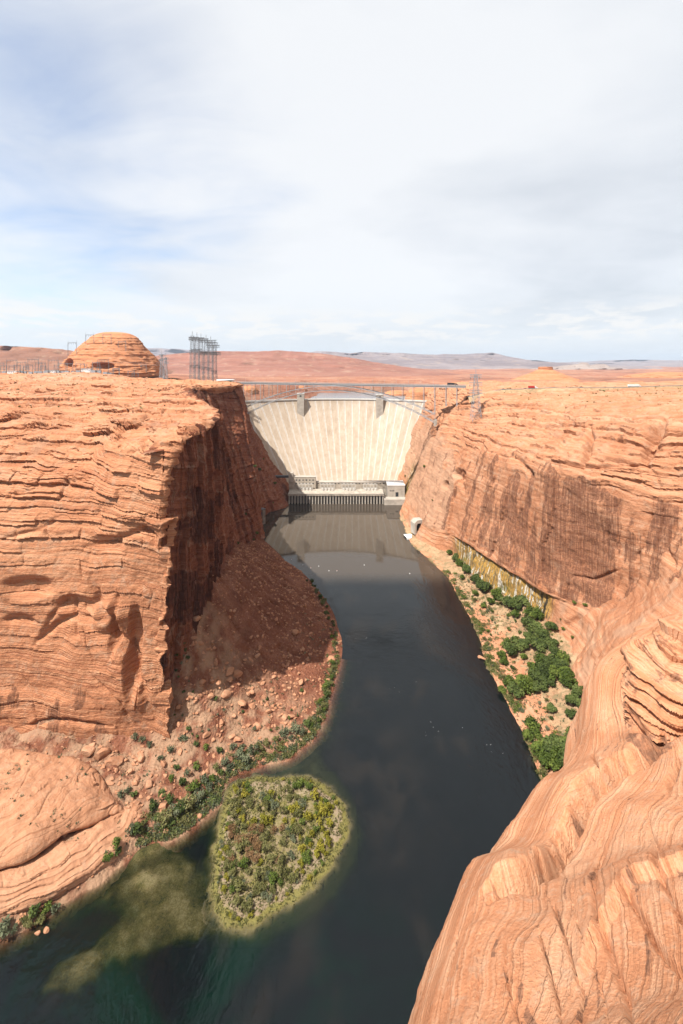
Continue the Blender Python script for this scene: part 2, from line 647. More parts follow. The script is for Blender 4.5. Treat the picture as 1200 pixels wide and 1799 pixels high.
# dam concrete: lime streaks run down the face, faint lift lines across
m, t = new_mat('dam_concrete')
p = pos(t)
wx = t.attr('joint')
dv = t.attr('down')
edge = t.math('ABSOLUTE', t.math('SUBTRACT', t.math('FRACT', wx), .5))
nz = t.noise(t.vmath('MULTIPLY', p, (1, 1, .12)), .14, 6, .65)
nf = t.noise(t.vmath('MULTIPLY', p, (1, 1, .05)), .5, 5, .6)
tint = t.noise(t.n('ShaderNodeCombineXYZ', X=t.math('FLOOR', wx), Y=t.math('MULTIPLY', dv, 1.5), Z=0.0).outputs[0], .9, 3, .6)
v = t.math('ADD', t.math('MULTIPLY', nz, .55), t.math('MULTIPLY', tint, .45))
col = t.ramp(v, [(.32, (.38, .29, .21)), (.5, (.50, .40, .30)), (.66, (.59, .495, .40))])
lime = t.math('MULTIPLY', t.smooth(edge, .36, .49), t.smooth(t.math('ADD', nf, t.math('MULTIPLY', tint, .3)), .40, .70))
col = t.mix(t.math('MULTIPLY', lime, .8), col, (.74, .69, .625))
rust = t.smooth(t.noise(t.vmath('MULTIPLY', p, (1, 1, .03)), .22, 4, .6), .60, .72)
col = t.mix(t.math('MULTIPLY', rust, .35), col, (.40, .23, .11))
finish(t, col, .9, None, .1, 0.0, ALB)
M['dam'] = m
simple('concrete', (.42, .37, .31), .85, .22, .12, bump=.2)
simple('pale_concrete', (.60, .57, .52), .8, .10, .1)
simple('dark_concrete', (.20, .17, .145), .9, .30, .2)
simple('steel', (.42, .42, .42), .5, .12, .3, .3)
simple('dark_steel', (.13, .135, .14), .6, .15, .3, .3)
simple('lattice_steel', (.20, .21, .22), .6, .15, .3, .3)
simple('asphalt', (.06, .058, .056), .9, .2, .2)
simple('deck', (.36, .34, .32), .8, .12, .2)
simple('white_paint', (.78, .78, .76), .5, .05, .3)
simple('red_paint', (.45, .03, .025), .5, .1, .3)
simple('black_paint', (.02, .02, .022), .5, .2, .3)
simple('blue_paint', (.05, .12, .22), .5, .2, .3)
simple('stained_concrete', (.42, .36, .29), .9, .30, .15, bump=.2)
simple('equipment_grey', (.30, .32, .34), .6, .15, .4)
simple('glass_dark', (.03, .035, .04), .2, .2, .4)
simple('rubber', (.02, .02, .02), .9, .1, 1)
simple('dry_sand', (.50, .40, .29), .95, .2, .05)
simple('gravel_pad', (.34, .27, .185), .95, .25, .08)
simple('tunnel_shade_paint', (.02, .018, .016), .95, .2, .4)
simple('bark', (.14, .09, .055), .95, .3, 3)
simple('foam_white', (.75, .75, .73), .6, .05, 3)


def leaf_mat(name, a, b, c):
    m, t = new_mat(name)
    p = pos(t)
    rnd = t.n('ShaderNodeObjectInfo').outputs['Random']
    n = t.noise(p, 1.3, 4, .7)
    v = t.math('ADD', t.math('MULTIPLY', n, .7), t.math('MULTIPLY', rnd, .3))
    v = t.math('ADD', v, t.math('MULTIPLY', t.math('SUBTRACT', t.attr('leafv'), .5), .5))
    col = t.ramp(v, [(.25, a), (.5, b), (.75, c)])
    col = t.n('ShaderNodeVectorMath', {'operation': 'SCALE'}, _0=col, Scale=.85).outputs[0]
    d = t.n('ShaderNodeBsdfDiffuse', Color=col)
    tl = t.n('ShaderNodeBsdfTranslucent', Color=col)
    mx = t.n('ShaderNodeMixShader', _0=.22, _1=d.outputs[0], _2=tl.outputs[0])
    t.link(mx.outputs[0], t.n('ShaderNodeOutputMaterial').inputs[0])
    M[name] = m
    return m


leaf_mat('leaf_dark', (.045, .06, .02), (.085, .112, .033), (.14, .165, .05))
leaf_mat('leaf_sage', (.07, .08, .045), (.12, .135, .075), (.19, .20, .115))
leaf_mat('leaf_yellow', (.14, .13, .02), (.235, .215, .03), (.34, .28, .05))
leaf_mat('leaf_green', (.06, .085, .02), (.11, .145, .03), (.175, .205, .05))
leaf_mat('leaf_rust', (.15, .085, .04), (.235, .135, .065), (.30, .19, .10))
leaf_mat('leaf_olive', (.085, .085, .03), (.15, .145, .05), (.22, .20, .085))

M['rock_plain'] = rock_mat('red_plain', (.25, .10, .065), (.42, .185, .115), (.56, .32, .21), wb=(.30, .16, .44, .20), fine=.10, bedfreq=.6, blot=.006, streak=False, varnish=(.17, .085, .065), bump=.8)

# ------------------------------------------------------------------ the left promontory: sunlit front and plateau
Lc = [(-330, 290, -6), (-330, 290, 12), (-333, 298, 92), (-342, 320, 150), (-356, 355, 178), (-370, 385, 189), (-405, 425, 196),
      (-450, 470, 199), (-510, 540, 203), (-590, 630, 207), (-680, 730, 211), (-800, 850, 217), (-900, 980, 222), (-1300, 1300, 222), (-1330, 1330, 160)]
Mc = [(-156, 277, -6), (-156, 278, 12), (-158, 286, 92), (-170, 304, 150), (-190, 340, 178), (-208, 372, 188), (-232, 412, 195),
      (-262, 455, 199), (-300, 520, 203), (-350, 600, 206), (-400, 685, 211), (-455, 790, 217), (-515, 900, 223), (-700, 1200, 222), (-720, 1230, 160)]
Rc = [(-104, 276, -6), (-103.5, 277, 12), (-104, 279, 80), (-104.5, 280, 140), (-103.5, 281, 187), (-100, 300, 194), (-95, 342, 198),
      (-115, 419, 198), (-155, 493, 203), (-192, 580, 208), (-148, 662, 210), (-176, 770, 208), (-205, 905, 176), (-280, 1150, 182), (-290, 1180, 140)]
Lc, Mc, Rc = np.array(Lc, float), np.array(Mc, float), np.array(Rc, float)
Q1 = .5 * (Mc + Rc)
Q1[2:5, 1] -= [3, 5, 4]
Q0 = .5 * (Lc + Mc)
rim_in = Rc.copy()                                   # fold over the rim and tuck in behind the dark wall
rim_in[:, 2] -= [0, 0, 0, 0, 3, 7, 8, 8, 8, 8, 8, 8, 8, 8, 8]
rim_in[:, 0] -= 7
rim_in[:5, 0] += 4
rim_in[:5, 1] += 9
net = np.stack([Lc, Q0, Mc, Q1, Rc, rim_in])
P, s, t_ = loft(net, 420, 640)
N, _ = gnormals(P)
steep = 1 - np.abs(N[..., 2])
flat = 1 - sstep(steep, .12, .5)
inner = sstep(4.0 - s, .1, .6)[:, None]
mound = fbm(np.stack([P[..., 0] / 75, P[..., 1] / 42, 0 * s[:, None] + 0 * P[..., 2]], -1), 4, seed=2)
P[..., 2] += flat * inner * 7.0 * (mound - .25) * sstep(900 - P[..., 1], 0, 200)
wv = fbm(P * np.array([1 / 85, 1 / 85, 1 / 60]), 3, seed=3)
w2 = fbm(P / 24, 3, seed=9)
# large lobes
D = 4.5 * wv * (1 - .4 * flat) + 1.5 * fbm(P / 19, 3, seed=21)
# bedding: gently dipping, warped; thick ledges and thin ones
bed = P[..., 2] + .035 * P[..., 0] + 6.5 * wv + 1.6 * w2 + flat * .075 * (P[..., 1] - 330)
s1 = bed / 7.6
s2 = (bed + 2 * fbm(P / 9, 2, seed=30)) / 1.9
m1 = sstep(fbm(P * np.array([1 / 45, 1 / 45, 1 / 14]), 3, seed=40), -.35, .25)
m2 = sstep(fbm(P * np.array([1 / 22, 1 / 22, 1 / 7]), 3, seed=50), -.25, .25)
slopefac = (.75 + .25 * sstep(steep, .02, .3)) * (1 - .72 * sstep(150 - P[..., 2], 0, 45))
dip = (hsh(np.floor(s1 + .3), 21) - .5) * .55            # each thick set has its own cross-bed dip
along = P[..., 0] - 60 * np.round(P[..., 0] / 60 + hsh(np.floor(s1 + .3), 22))
s2 = s2 + dip * along / 1.9
s3 = (bed + 1.2 * fbm(P / 5, 2, seed=31) + dip * along) / .85
m3 = sstep(fbm(P * np.array([1 / 13, 1 / 13, 1 / 5]), 3, seed=51), -.1, .4)
cx_ = P[..., 0] + .25 * P[..., 1] + 5 * fbm(P / 18, 3, seed=33)
up_ = sstep(P[..., 2], 172, 194)
LED = (2.2 * saw(s1, 1, .9) * m1 + 3.8 * blocks(s1 + .3, cx_ / 27, 1) + (1.0 + 1.4 * up_) * blocks(s2, cx_ / 13, 2) * m2 + (.25 + .55 * up_) * blocks(s3, cx_ / 5.5, 4) * m3) * slopefac
D += LED * (1 - .3 * flat)
D += .40 * fbm(P / 3.6, 3, seed=60)
# joints cut in the steep face: sinuous, running down to the right
crk = 1 - np.abs(pn(np.stack([(P[..., 0] + .35 * P[..., 2]) / 26, P[..., 1] / 40, P[..., 2] / 95], -1) + .35 * fbm(P / 30, 2, seed=71)[..., None], 70))
face = sstep(steep, .35, .7) * (1 - sstep(P[..., 2], 150, 185))
def joint(coord, spacing, width, wob, seed, P=P):
    q = (coord + wob * fbm(P / np.array([30, 30, 45]), 3, seed=seed)) / spacing
    f = np.abs(q - np.round(q)) * spacing
    on = hsh(np.round(q) + 50, seed & 15)
    return np.exp(-(f / width) ** 2) * sstep(fbm(P / 26, 2, seed=seed + 5) + on - .5, -.05, .25)
D -= 1.5 * joint(P[..., 0] + .30 * P[..., 2], 23, .5, 9, 72) * face * sstep(fbm(P / 24, 2, seed=79), .0, .25)
# a big fallen-out corner on the right of the face and scooped alcoves low down
def dent(P, c, r, d):
    q = ((P - np.array(c)) / np.array(r))
    return d * sstep(1 - np.sqrt((q ** 2).sum(-1)), 0, .55)
D -= dent(P, (-128, 280, 62), (6, 30, 34), 6.5)
D -= dent(P, (-141, 280, 78), (4, 30, 22), 5)
D -= dent(P, (-200, 280, 98), (22, 30, 9), 6)
D -= dent(P, (-168, 280, 88), (16, 30, 7), 5)
D -= dent(P, (-150, 285, 126), (15, 40, 6), 3.5)
D += dent(P, (-146, 279, 84), (14, 30, 12), 4)
D += dent(P, (-150, 279, 40), (40, 30, 40), 3.0)
for line, wp, dp in (([(158, 1010), (172, 1060), (195, 1110), (222, 1150), (248, 1200), (272, 1268)], 8, 5.5), ([(60, 1135), (88, 1102), (132, 1084), (180, 1090)], 6, 3.5), ([(0, 1092), (30, 1088), (64, 1096)], 7, 4), ([(70, 1110), (110, 1052), (135, 1048)], 4, 2),
                     ([(150, 962), (205, 946), (250, 932), (288, 950)], 6, 3.2), ([(245, 925), (262, 938), (280, 965)], 6, 3), ([(0, 880), (60, 862), (120, 848), (180, 842)], 4, 2), ([(120, 1045), (128, 1090), (140, 1130)], 3, 1.8), ([(0, 950), (70, 930), (110, 905)], 3.5, 1.6),
                     ([(200, 770), (240, 745), (275, 722)], 3, 2.4), ([(60, 750), (120, 742), (190, 735)], 3.5, 2.6), ([(220, 800), (245, 785), (262, 770)], 3.5, 2.5), ([(0, 810), (55, 798), (95, 790)], 3.5, 2.4), ([(0, 715), (90, 708), (200, 712)], 2.5, 2.2), ([(160, 1180), (210, 1230), (232, 1280)], 3, 2.0), ([(30, 1280), (120, 1262), (200, 1276)], 4, 2.5)):
    D -= crease(P, line, wp, dp)
keep = sstep(np.abs(s - 4.0), 0.0, .25)[:, None]     # keep the rim itself where the dark wall meets it
D = D * (.35 + .65 * keep)
P[..., 0] += (4.2 * fbm(np.stack([P[..., 2] / 15, P[..., 1] / 16, 0 * D], -1), 4, seed=81) + 2.2 * (blocks(bed / 6.5, P[..., 1] / 12, 9) - .3) - 7.5 * blocks(P[..., 2] / 21 + .6 * fbm(P / 20, 2, seed=82), P[..., 1] / 30, 29, .35) * (P[..., 1] < 300)) * sstep(s, 3.45, 3.95)[:, None] * sstep(P[..., 2], 8, 30) * (1 - .8 * sstep(s, 4.2, 4.6)[:, None] * (P[..., 1] > 300))
Nh = N.copy()
PL = P + Nh * D[..., None] + (flat * keep * LED)[..., None] * np.array([.15, -1.5, .35])
ridge = sstep(fbm(P / 7, 3, seed=80), .1, .5)
var = .42 * face * sstep(fbm(P * np.array([1 / 20, 1 / 20, 1 / 30]), 3, seed=90), .12, .5) + .30 * sstep(60 - P[..., 2], 0, 45) * face
gx, gy = P[..., 0], P[..., 1]
pale = .75 * np.exp(-(((gx + .62 * gy - 8) / 60) ** 2 + ((gy - 800) / 70) ** 2)) * sstep(fbm(P / 40, 3, seed=15), -.5, .1)
pale = np.clip(pale, 0, .8) + .28 * flat * sstep(fbm(P / 14, 4, seed=16), .0, .45)
grid_obj('canyon_rim', PL, M['rock'], {'bed': bed, 'var': var, 'pale': np.clip(pale, 0, .85)},
         'sunlit orange slickrock headland with stacked ledges on the left of the canyon', 'rock', sharp=48)

# ------------------------------------------------------------------ the dark wall behind that corner
top = np.array([(-110, 280, 187), (-101, 300, 193), (-96, 342, 197), (-116, 419, 197), (-156, 493, 203), (-193, 580, 208), (-171, 640, 210),
                (-149, 663, 210), (-164, 715, 209), (-177, 770, 208), (-186, 835, 190), (-200, 905, 163), (-215, 990, 163)], float)
base = np.array([(-111, 285, 8), (-106, 303, 44), (-100, 345, 70), (-103, 415, 61), (-118, 485, 43), (-128, 550, 18), (-120, 600, 3),
                 (-108, 636, -5), (-127, 690, -5), (-118, 728, -5), (-93, 776, -5), (-92, 850, -5), (-120, 960, -5)], float)
k0 = base.copy(); k0[:, 2] -= 14; k0[:, 0] -= 1
a1 = base * .68 + top * .32
a2 = base * .33 + top * .67
a1[:, 0] += [0, 0, 1, 2, 4, 3, 2, 2, 3, 2, -8, -6, 0]
a2[:, 0] += [0, 0, 1, 3, 7, 10, 6, 1, 5, 3, -6, -6, 0]
inn = top.copy(); inn[:, 0] -= 14; inn[:, 2] -= 2.5
net = np.stack([np.stack([k0[i], base[i], a1[i], a2[i], top[i], inn[i]]) for i in range(len(top))])
P, s, t_ = loft(net, 370, 320)
N, _ = gnormals(P)
wv = fbm(P / 60, 3, seed=103)
D = 3.6 * wv + 1.6 * fbm(P * np.array([1 / 14, 1 / 14, 1 / 40]), 3, seed=110)
# vertical joint slabs
q = (P[..., 1] + .25 * P[..., 0] + 7 * fbm(P * np.array([1 / 30, 1 / 30, 1 / 90]), 3, seed=120)) / 17
D += 4.6 * (saw(q, 5, 1.0) - .4)
q2 = (P[..., 1] + 4 * fbm(P * np.array([1 / 20, 1 / 20, 1 / 70]), 3, seed=121)) / 5.5
D += 1.3 * (saw(q2, 6, 1.2) - .4)
bed = P[..., 2] + 7 * wv
D += 2.4 * blocks(bed / 16, P[..., 1] / 11, 8) + .8 * blocks(bed / 5, P[..., 1] / 4.5, 9)
D += 1.1 * saw(bed / 9, 7) * sstep(fbm(P / 22, 3, seed=122), 0, .4) + .5 * fbm(P / 4, 3, seed=123)
D *= sstep(np.abs(s - 0.0), 0, .35)[:, None] * .85 + .15
D *= (.3 + .7 * sstep(4.6 - t_, 0, .5))[None, :]
P2 = P + N * D[..., None]
up = sstep(P[..., 2], 20, 80)
var = (.35 + .45 * sstep(fbm(P / 34, 3, seed=130), -.25, .35)) * (1 - sstep(P[..., 1], 560, 660) * .75) * (.4 + .6 * up)
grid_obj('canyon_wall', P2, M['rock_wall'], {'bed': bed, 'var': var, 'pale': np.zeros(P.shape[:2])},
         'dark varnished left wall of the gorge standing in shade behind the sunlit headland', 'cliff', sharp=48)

# ------------------------------------------------------------------ right side of the canyon
#      Y   water     bank back  slope top  cliff foot  cliff top   ramp       plateau    far
ST = [(1020, (98, 0), (106, 12), (112, 25), (118, 35), (172, 140), (190, 165), (225, 190), (1150, 200)),
      (915, (98, 0), (106, 12), (112, 25), (118, 35), (160, 140), (178, 172), (225, 202), (1050, 204)),
      (784, (104, 0), (108, 6), (112, 14), (117, 24), (155, 138), (178, 178), (215, 203), (900, 204)),
      (724, (93, 0), (97, 5), (101, 10), (107, 20), (146, 140), (178, 178), (212, 202), (850, 204)),
      (619, (93, 0), (103, 3), (107, 10), (112, 20), (153, 122), (190, 163), (232, 196), (760, 205)),
      (560, (108, 0), (134, 4), (139, 26), (140, 28), (166, 130), (200, 160), (255, 195), (720, 206)),
      (505, (120, 0), (143, 5), (148, 33), (148, 36), (178, 137), (212, 162), (275, 196), (680, 206)),
      (450, (121, 0), (166, 8), (171, 32), (170, 35), (184, 140), (222, 168), (268, 197), (640, 207)),
      (408, (122, 0), (180, 12), (186, 33), (184, 36), (191, 143), (228, 174), (275, 198), (600, 208)),
      (370, (116, 0), (183, 13), (198, 36), (206, 42), (213, 143), (236, 172), (285, 198), (560, 210)),
      (330, (117, 0), (168, 14), (190, 44), (222, 78), (245, 138), (262, 172), (310, 198), (520, 212)),
      (290, (118, 0), (163, 15), (185, 55), (225, 95), (262, 140), (282, 174), (330, 200), (500, 214)),
      (250, (113, 0), (155, 15), (185, 60), (225, 95), (270, 140), (292, 175), (350, 202), (480, 216)),
      (180, (106, 0), (150, 25), (190, 75), (230, 105), (280, 150), (310, 180), (380, 208), (480, 220)),
      (120, (100, 0), (150, 40), (190, 80), (230, 115), (280, 155), (310, 185), (380, 212), (480, 224))]
net = []
for row in ST:
    Y = row[0]
    c = [(x, Y, z) for x, z in row[1:]]
    net.append([(c[0][0] - 9, Y, -5)] + c)
net = np.array(net, float)
P, s, t_ = loft(net, 470, 470)
N, _ = gnormals(P)
steep = 1 - np.abs(N[..., 2])
T = np.broadcast_to(t_[None, :], P.shape[:2])
cliff = sstep(T, 3.9, 4.15) * (1 - sstep(T, 4.8, 5.25))
ramp = sstep(T, 4.8, 5.3)
bank = 1 - sstep(T, 1.85, 2.15)
slope = sstep(T, 1.9, 2.2) * (1 - sstep(T, 3.6, 3.95))
wv = fbm(P * np.array([1 / 75, 1 / 75, 1 / 55]), 3, seed=203)
w2 = fbm(P / 22, 3, seed=209)
bed = P[..., 2] + 7 * wv + 1.6 * w2 + .05 * P[..., 1] * (P[..., 2] > 150) - .05 * (P[..., 0] - 200) * (P[..., 2] > 150)
D = 4.5 * wv * (1 - bank) + (1.6 * fbm(P / 17, 3, seed=221)) * (1 - .7 * bank)
flat = 1 - sstep(steep, .12, .5)
m1 = sstep(fbm(P * np.array([1 / 45, 1 / 45, 1 / 16]), 3, seed=240), -.35, .2)
m2 = sstep(fbm(P * np.array([1 / 20, 1 / 20, 1 / 7]), 3, seed=250), -.25, .25)
sf = .75 + .25 * sstep(steep, .02, .3)
cy_ = P[..., 1] + .2 * P[..., 0] + 6 * fbm(P / 18, 3, seed=233)
dipr = (hsh(np.floor(bed / 7.2 + .3), 23) - .5) * .5
s2 = (bed + 2 * fbm(P / 9, 2, seed=230) + dipr * (P[..., 1] - 60 * np.round(P[..., 1] / 60 + hsh(np.floor(bed / 7.2 + .3), 24)))) / 2.1
D += (2.0 * saw(bed / 7.2, 11, .9) * m1 + 4.2 * blocks(bed / 7.2 + .3, cy_ / 24, 11) + 2.4 * blocks(s2, cy_ / 10, 12) * (.35 + .65 * m2) + .75 * blocks((bed + 1.2 * fbm(P / 5, 2, seed=231)) / .9, cy_ / 4.5, 15)) * ramp * sf
D += (.8 * blocks(bed / 26, cy_ / 9, 16) + .3 * blocks(s2, cy_ / 5, 17)) * cliff
D += (.8 * saw(bed / 5.0, 13) * m1) * (cliff * .6 + slope)
# panels fallen off the cliff
q = (P[..., 1] + 9 * fbm(P * np.array([1 / 40, 1 / 40, 1 / 70]), 3, seed=260)) / 24
D += 2.6 * (saw(q, 14, .8) - .4) * cliff
crk = 1 - np.abs(pn(np.stack([P[..., 0] / 60, (P[..., 1] + .5 * P[..., 2]) / 34, P[..., 2] / 80], -1), 270))
D -= 2.2 * joint(P[..., 1] + .12 * P[..., 2], 21, .7, 7, 272, P) * (cliff + slope * .6)
D -= 1.8 * joint(P[..., 1] - .8 * P[..., 2], 37, .7, 9, 275, P) * (ramp + slope * .6)
# deep notches on the slickrock above the cliff
D -= dent(P, (262, 372, 172), (16, 8, 24), 13)
D -= dent(P, (222, 408, 160), (10, 4, 22), 8)
D -= dent(P, (275, 330, 160), (14, 9, 18), 10)
D -= dent(P, (150, 575, 100), (14, 16, 9), 6)      # shallow arch under the rim
D -= dent(P, (135, 600, 80), (14, 10, 8), 6)
D -= dent(P, (196, 322, 40), (10, 12, 5), 4)
for line, wp, dp in (([(1040, 752), (1032, 790), (1022, 822)], 5, 8), ([(1168, 738), (1150, 772), (1136, 818)], 9, 11), ([(980, 812), (1040, 822), (1110, 818)], 4, 4), ([(1040, 806), (1090, 812), (1130, 822)], 3.5, 3.5), ([(890, 742), (960, 752), (1010, 748)], 3, 3), ([(900, 800), (925, 822), (935, 850)], 5, 4),
                     ([(1120, 960), (1118, 1000), (1105, 1040)], 4, 3), ([(1195, 900), (1170, 960), (1190, 1010)], 5, 3), ([(1000, 1010), (1040, 1020), (1090, 1000)], 3, 2.5), ([(985, 1105), (1015, 1085), (1040, 1070)], 3.5, 3.5), ([(1000, 1180), (1015, 1150), (1028, 1120)], 3, 3), ([(1075, 1125), (1050, 1160), (1040, 1200)], 3, 2.5),
                     ([(800, 828), (812, 845), (818, 870)], 5, 4), ([(1060, 735), (1130, 728), (1200, 735)], 3, 2.6), ([(860, 715), (940, 712), (1010, 706)], 2.2, 2), ([(1010, 700), (1090, 706), (1200, 700)], 2.2, 2)):
    D -= crease(P, line, wp, dp)
# seam down the bridge abutment
D -= 6 * np.exp(-(((P[..., 1] - 705) - .12 * (P[..., 2] - 150)) / 5) ** 2) * sstep(P[..., 2], 40, 90) * (1 - sstep(P[..., 2], 185, 200))
# overhang above the seep
D += 3.0 * np.exp(-((T - 4.05) / .16) ** 2) * sstep(P[..., 1], 385, 420) * (1 - sstep(P[..., 1], 540, 580))
D += .4 * fbm(P / 3.6, 3, seed=261) * (1 - .5 * bank)
Yv = P[..., 1]
PR = P + N * D[..., None]
st = fbm(np.stack([P[..., 0] * 0, Yv / 7, P[..., 2] / 90], -1), 4, seed=280)
hz = sstep(T + .12 * fbm(P / 12, 3, seed=281), 4.0, 4.12) * (1 - sstep(T + .5 * fbm(P / 26, 3, seed=282), 4.85, 5.1))
inten = np.interp(Yv, [250, 300, 335, 352, 366, 410, 425, 470, 520, 600, 700, 900], [.50, .55, .55, .62, .80, .82, .58, .62, .52, .36, .14, .1])
var = hz * np.clip(inten + .55 * st + .28 * fbm(P / np.array([20, 20, 26]), 4, seed=288), 0, 1)
var = np.maximum(var, .5 * ramp * sstep(steep, .35, .6) * sstep(fbm(P / 16, 3, seed=283), .15, .5))
seep = sstep(T + .06 * fbm(P / 8, 3, seed=284), 2.03, 2.12) * (1 - sstep(T, 3.9, 3.98)) * sstep(Yv, 396, 408) * (1 - sstep(Yv, 545, 572))
seep2 = slope * np.exp(-((Yv - 338) / 3.5) ** 2)
pale = .30 * ramp * flat * sstep(fbm(P / 14, 4, seed=286), .0, .45) + .35 * hz * (inten < .4) + .35 * slope * sstep(fbm(P / 20, 3, seed=287), -.1, .4)
damp = np.exp(-((Yv - 800) / 26) ** 2) * (1 - sstep(P[..., 2], 45, 80)) * sstep(P[..., 2], -10, 25)
# the seep band gets its own shading inside the same rock
mm = M['rock_right']
nt = mm.node_tree
bs = [n for n in nt.nodes if n.type == 'BSDF_PRINCIPLED'][0]
tt = NT.__new__(NT); tt.t = nt
oldc = bs.inputs['Base Color'].links[0].from_socket
pp = tt.n('ShaderNodeNewGeometry').outputs['Position']
sv = tt.vmath('MULTIPLY', pp, (.15, .42, .03))
sn = tt.noise(sv, 1.0, 5, .6, .2)
sn2 = tt.noise(tt.vmath('MULTIPLY', pp, (.05, .06, .06)), 1.0, 4, .6, .6)
scol = tt.ramp(tt.math('ADD', tt.math('MULTIPLY', sn, .75), tt.math('MULTIPLY', sn2, .25)),
               [(.38, (.035, .028, .018)), (.45, (.19, .13, .06)), (.50, (.42, .23, .05)), (.54, (.11, .085, .03)), (.58, (.62, .55, .46)), (.64, (.10, .08, .05)), (.70, (.6, .52, .42))])
moss = tt.smooth(tt.math('ADD', sn2, tt.math('MULTIPLY', tt.attr('seeptop'), .35)), .55, .75)
scol = tt.mix(moss, scol, (.10, .10, .02))
newc = tt.mix(tt.attr('seep'), oldc, scol)
nt.links.new(newc, bs.inputs['Base Color'])
seeptop = sstep(T, 3.0, 3.8) * (1 - sstep(T, 3.9, 4.0))
grid_obj('canyon_wall', PR, mm, {'bed': bed, 'var': var, 'pale': np.clip(pale, 0, .8), 'seep': np.clip(np.maximum(seep, damp * .8), 0, 1), 'seeptop': seeptop},
         'sunlit right wall of the gorge with brown varnish streaks and a wet seep line', 'cliff', sharp=48)

# river bank on the right: sandy apron between water and cliff
net = []
for row in ST[3:]:
    Y = row[0]
    (xw, _), (xb, zb) = row[1], row[2]
    net.append([(xw - 12, Y, -4.5), (xw - 1, Y, -.3), (xw + (xb - xw) * .25, Y, .8 + zb * .12), (xw + (xb - xw) * .65, Y, 1.0 + zb * .55), (xb + 2, Y, zb + 1.5), (xb + 9, Y, zb + 2.5)])
net = np.array(net, float)
P, s, t_ = loft(net, 300, 150)
T = np.broadcast_to(t_[None, :], P.shape[:2])
D = (1.3 * fbm(P / 14, 3, seed=301) + .7 * fbm(P / 4, 3, seed=302)) * sstep(T, .9, 1.6)
lat = 5.5 * fbm(P / 22, 3, seed=303)
PB = P.copy()
PB[..., 2] += D
PB[..., 0] += lat * (1 - sstep(T, 1.5, 3))
wet = (1 - sstep(PB[..., 2], .1, 1.0)) * .8
grid_obj('river_bank', PB, M['bank'], {'wet': wet}, 'sandy scrub-dotted bank below the right canyon wall', 'bank', sharp=60)

# ------------------------------------------------------------------ left bank and talus
shore = [(462, 945), (500, 985), (545, 1020), (575, 1060), (592, 1100), (597, 1165), (584, 1215), (572, 1260), (550, 1300), (505, 1335), (445, 1352), (398, 1374),
         (388, 1410), (343, 1450), (302, 1477), (242, 1492), (200, 1528), (150, 1563), (100, 1592), (60, 1622), (0, 1652), (-100, 1705), (-250, 1790)]
pts = []
for i, (a, b) in enumerate(shore):
    x, y, _ = W(a, b, 0)
    pts.append((x, y, .2))
    j0, j1 = shore[max(i - 1, 0)], shore[min(i + 1, len(shore) - 1)]
    p0, p1 = np.array(W(*j0, 0)), np.array(W(*j1, 0))
    tv = (p1 - p0)[:2]; tv /= np.linalg.norm(tv)
    nrm = np.array([-tv[1], tv[0]])                     # towards the river
    if nrm[0] < 0 and i < 18: nrm = -nrm
    pts.append((x + nrm[0] * 7, y + nrm[1] * 7, -2.2))
    pts.append((x + nrm[0] * 16, y + nrm[1] * 16, -4.5))
foot = [(-104, 279, 13), (-105, 290, 34), (-105, 310, 62), (-99, 345, 75), (-102, 412, 66), (-118, 482, 47), (-126, 545, 24), (-118, 598, 7), (-110, 632, 1)]
pts += foot + [(x - 14, y + 2, z + 3) for x, y, z in foot]
pts += [(-62, 312, 12), (-74, 345, 40), (-48, 350, 17), (-20, 352, 5), (-62, 420, 32), (-32, 420, 12), (-80, 480, 24), (-56, 480, 10), (-90, 545, 10), (-80, 300, 20), (-85, 318, 36)]
pts += [(-130, 279, 13), (-157, 277, 13), (-200, 276, 14), (-250, 278, 16), (-330, 285, 18), (-400, 290, 20)]
pts += [W(150, 1330, 12), W(200, 1345, 11), W(250, 1385, 7.5), (W(330, 1400, 3.5)), W(290, 1330, 9), W(370, 1300, 9), W(430, 1285, 6), W(480, 1270, 5), W(520, 1240, 4), W(300, 1430, 2.5)]
pts += [W(0, 1550, 11), W(100, 1510, 10), W(200, 1440, 7), W(225, 1420, 6), W(0, 1612, 4), W(80, 1585, 3), W(160, 1540, 2.5), W(215, 1490, 3.5), W(235, 1450, 5), W(-120, 1640, 4), W(-120, 1570, 12), W(-250, 1600, 14)]
rb = RBF(pts, 0.5)


def left_h(X, Y):
    h = rb(X, Y)
    Pq = np.stack([X, Y, 0 * X], -1)
    land = sstep(h, -.5, 3)
    tal = sstep(h, 4, 14)
    rough = (2.0 * fbm(Pq / 15, 3, seed=310) + 1.0 * fbm(Pq / 5, 3, seed=311) + .45 * fbm(Pq / 1.8, 2, seed=312)) * land
    gul = 1 - np.abs(pn(np.stack([X / 60 + .02 * Y, Y / 14, 0 * X], -1), 314))
    rough = rough - 1.8 * sstep(gul, .75, 1) * tal * land
    return h + rough * (.7 + .6 * tal)


def hgrid(x0, x1, y0, y1, nx, ny, f, ypow=1.0):
    xs = np.linspace(x0, x1, nx)
    ys = y0 + (y1 - y0) * np.linspace(0, 1, ny) ** ypow
    X, Y = np.meshgrid(xs, ys, indexing='ij')
    return np.stack([X, Y, f(X, Y)], -1)


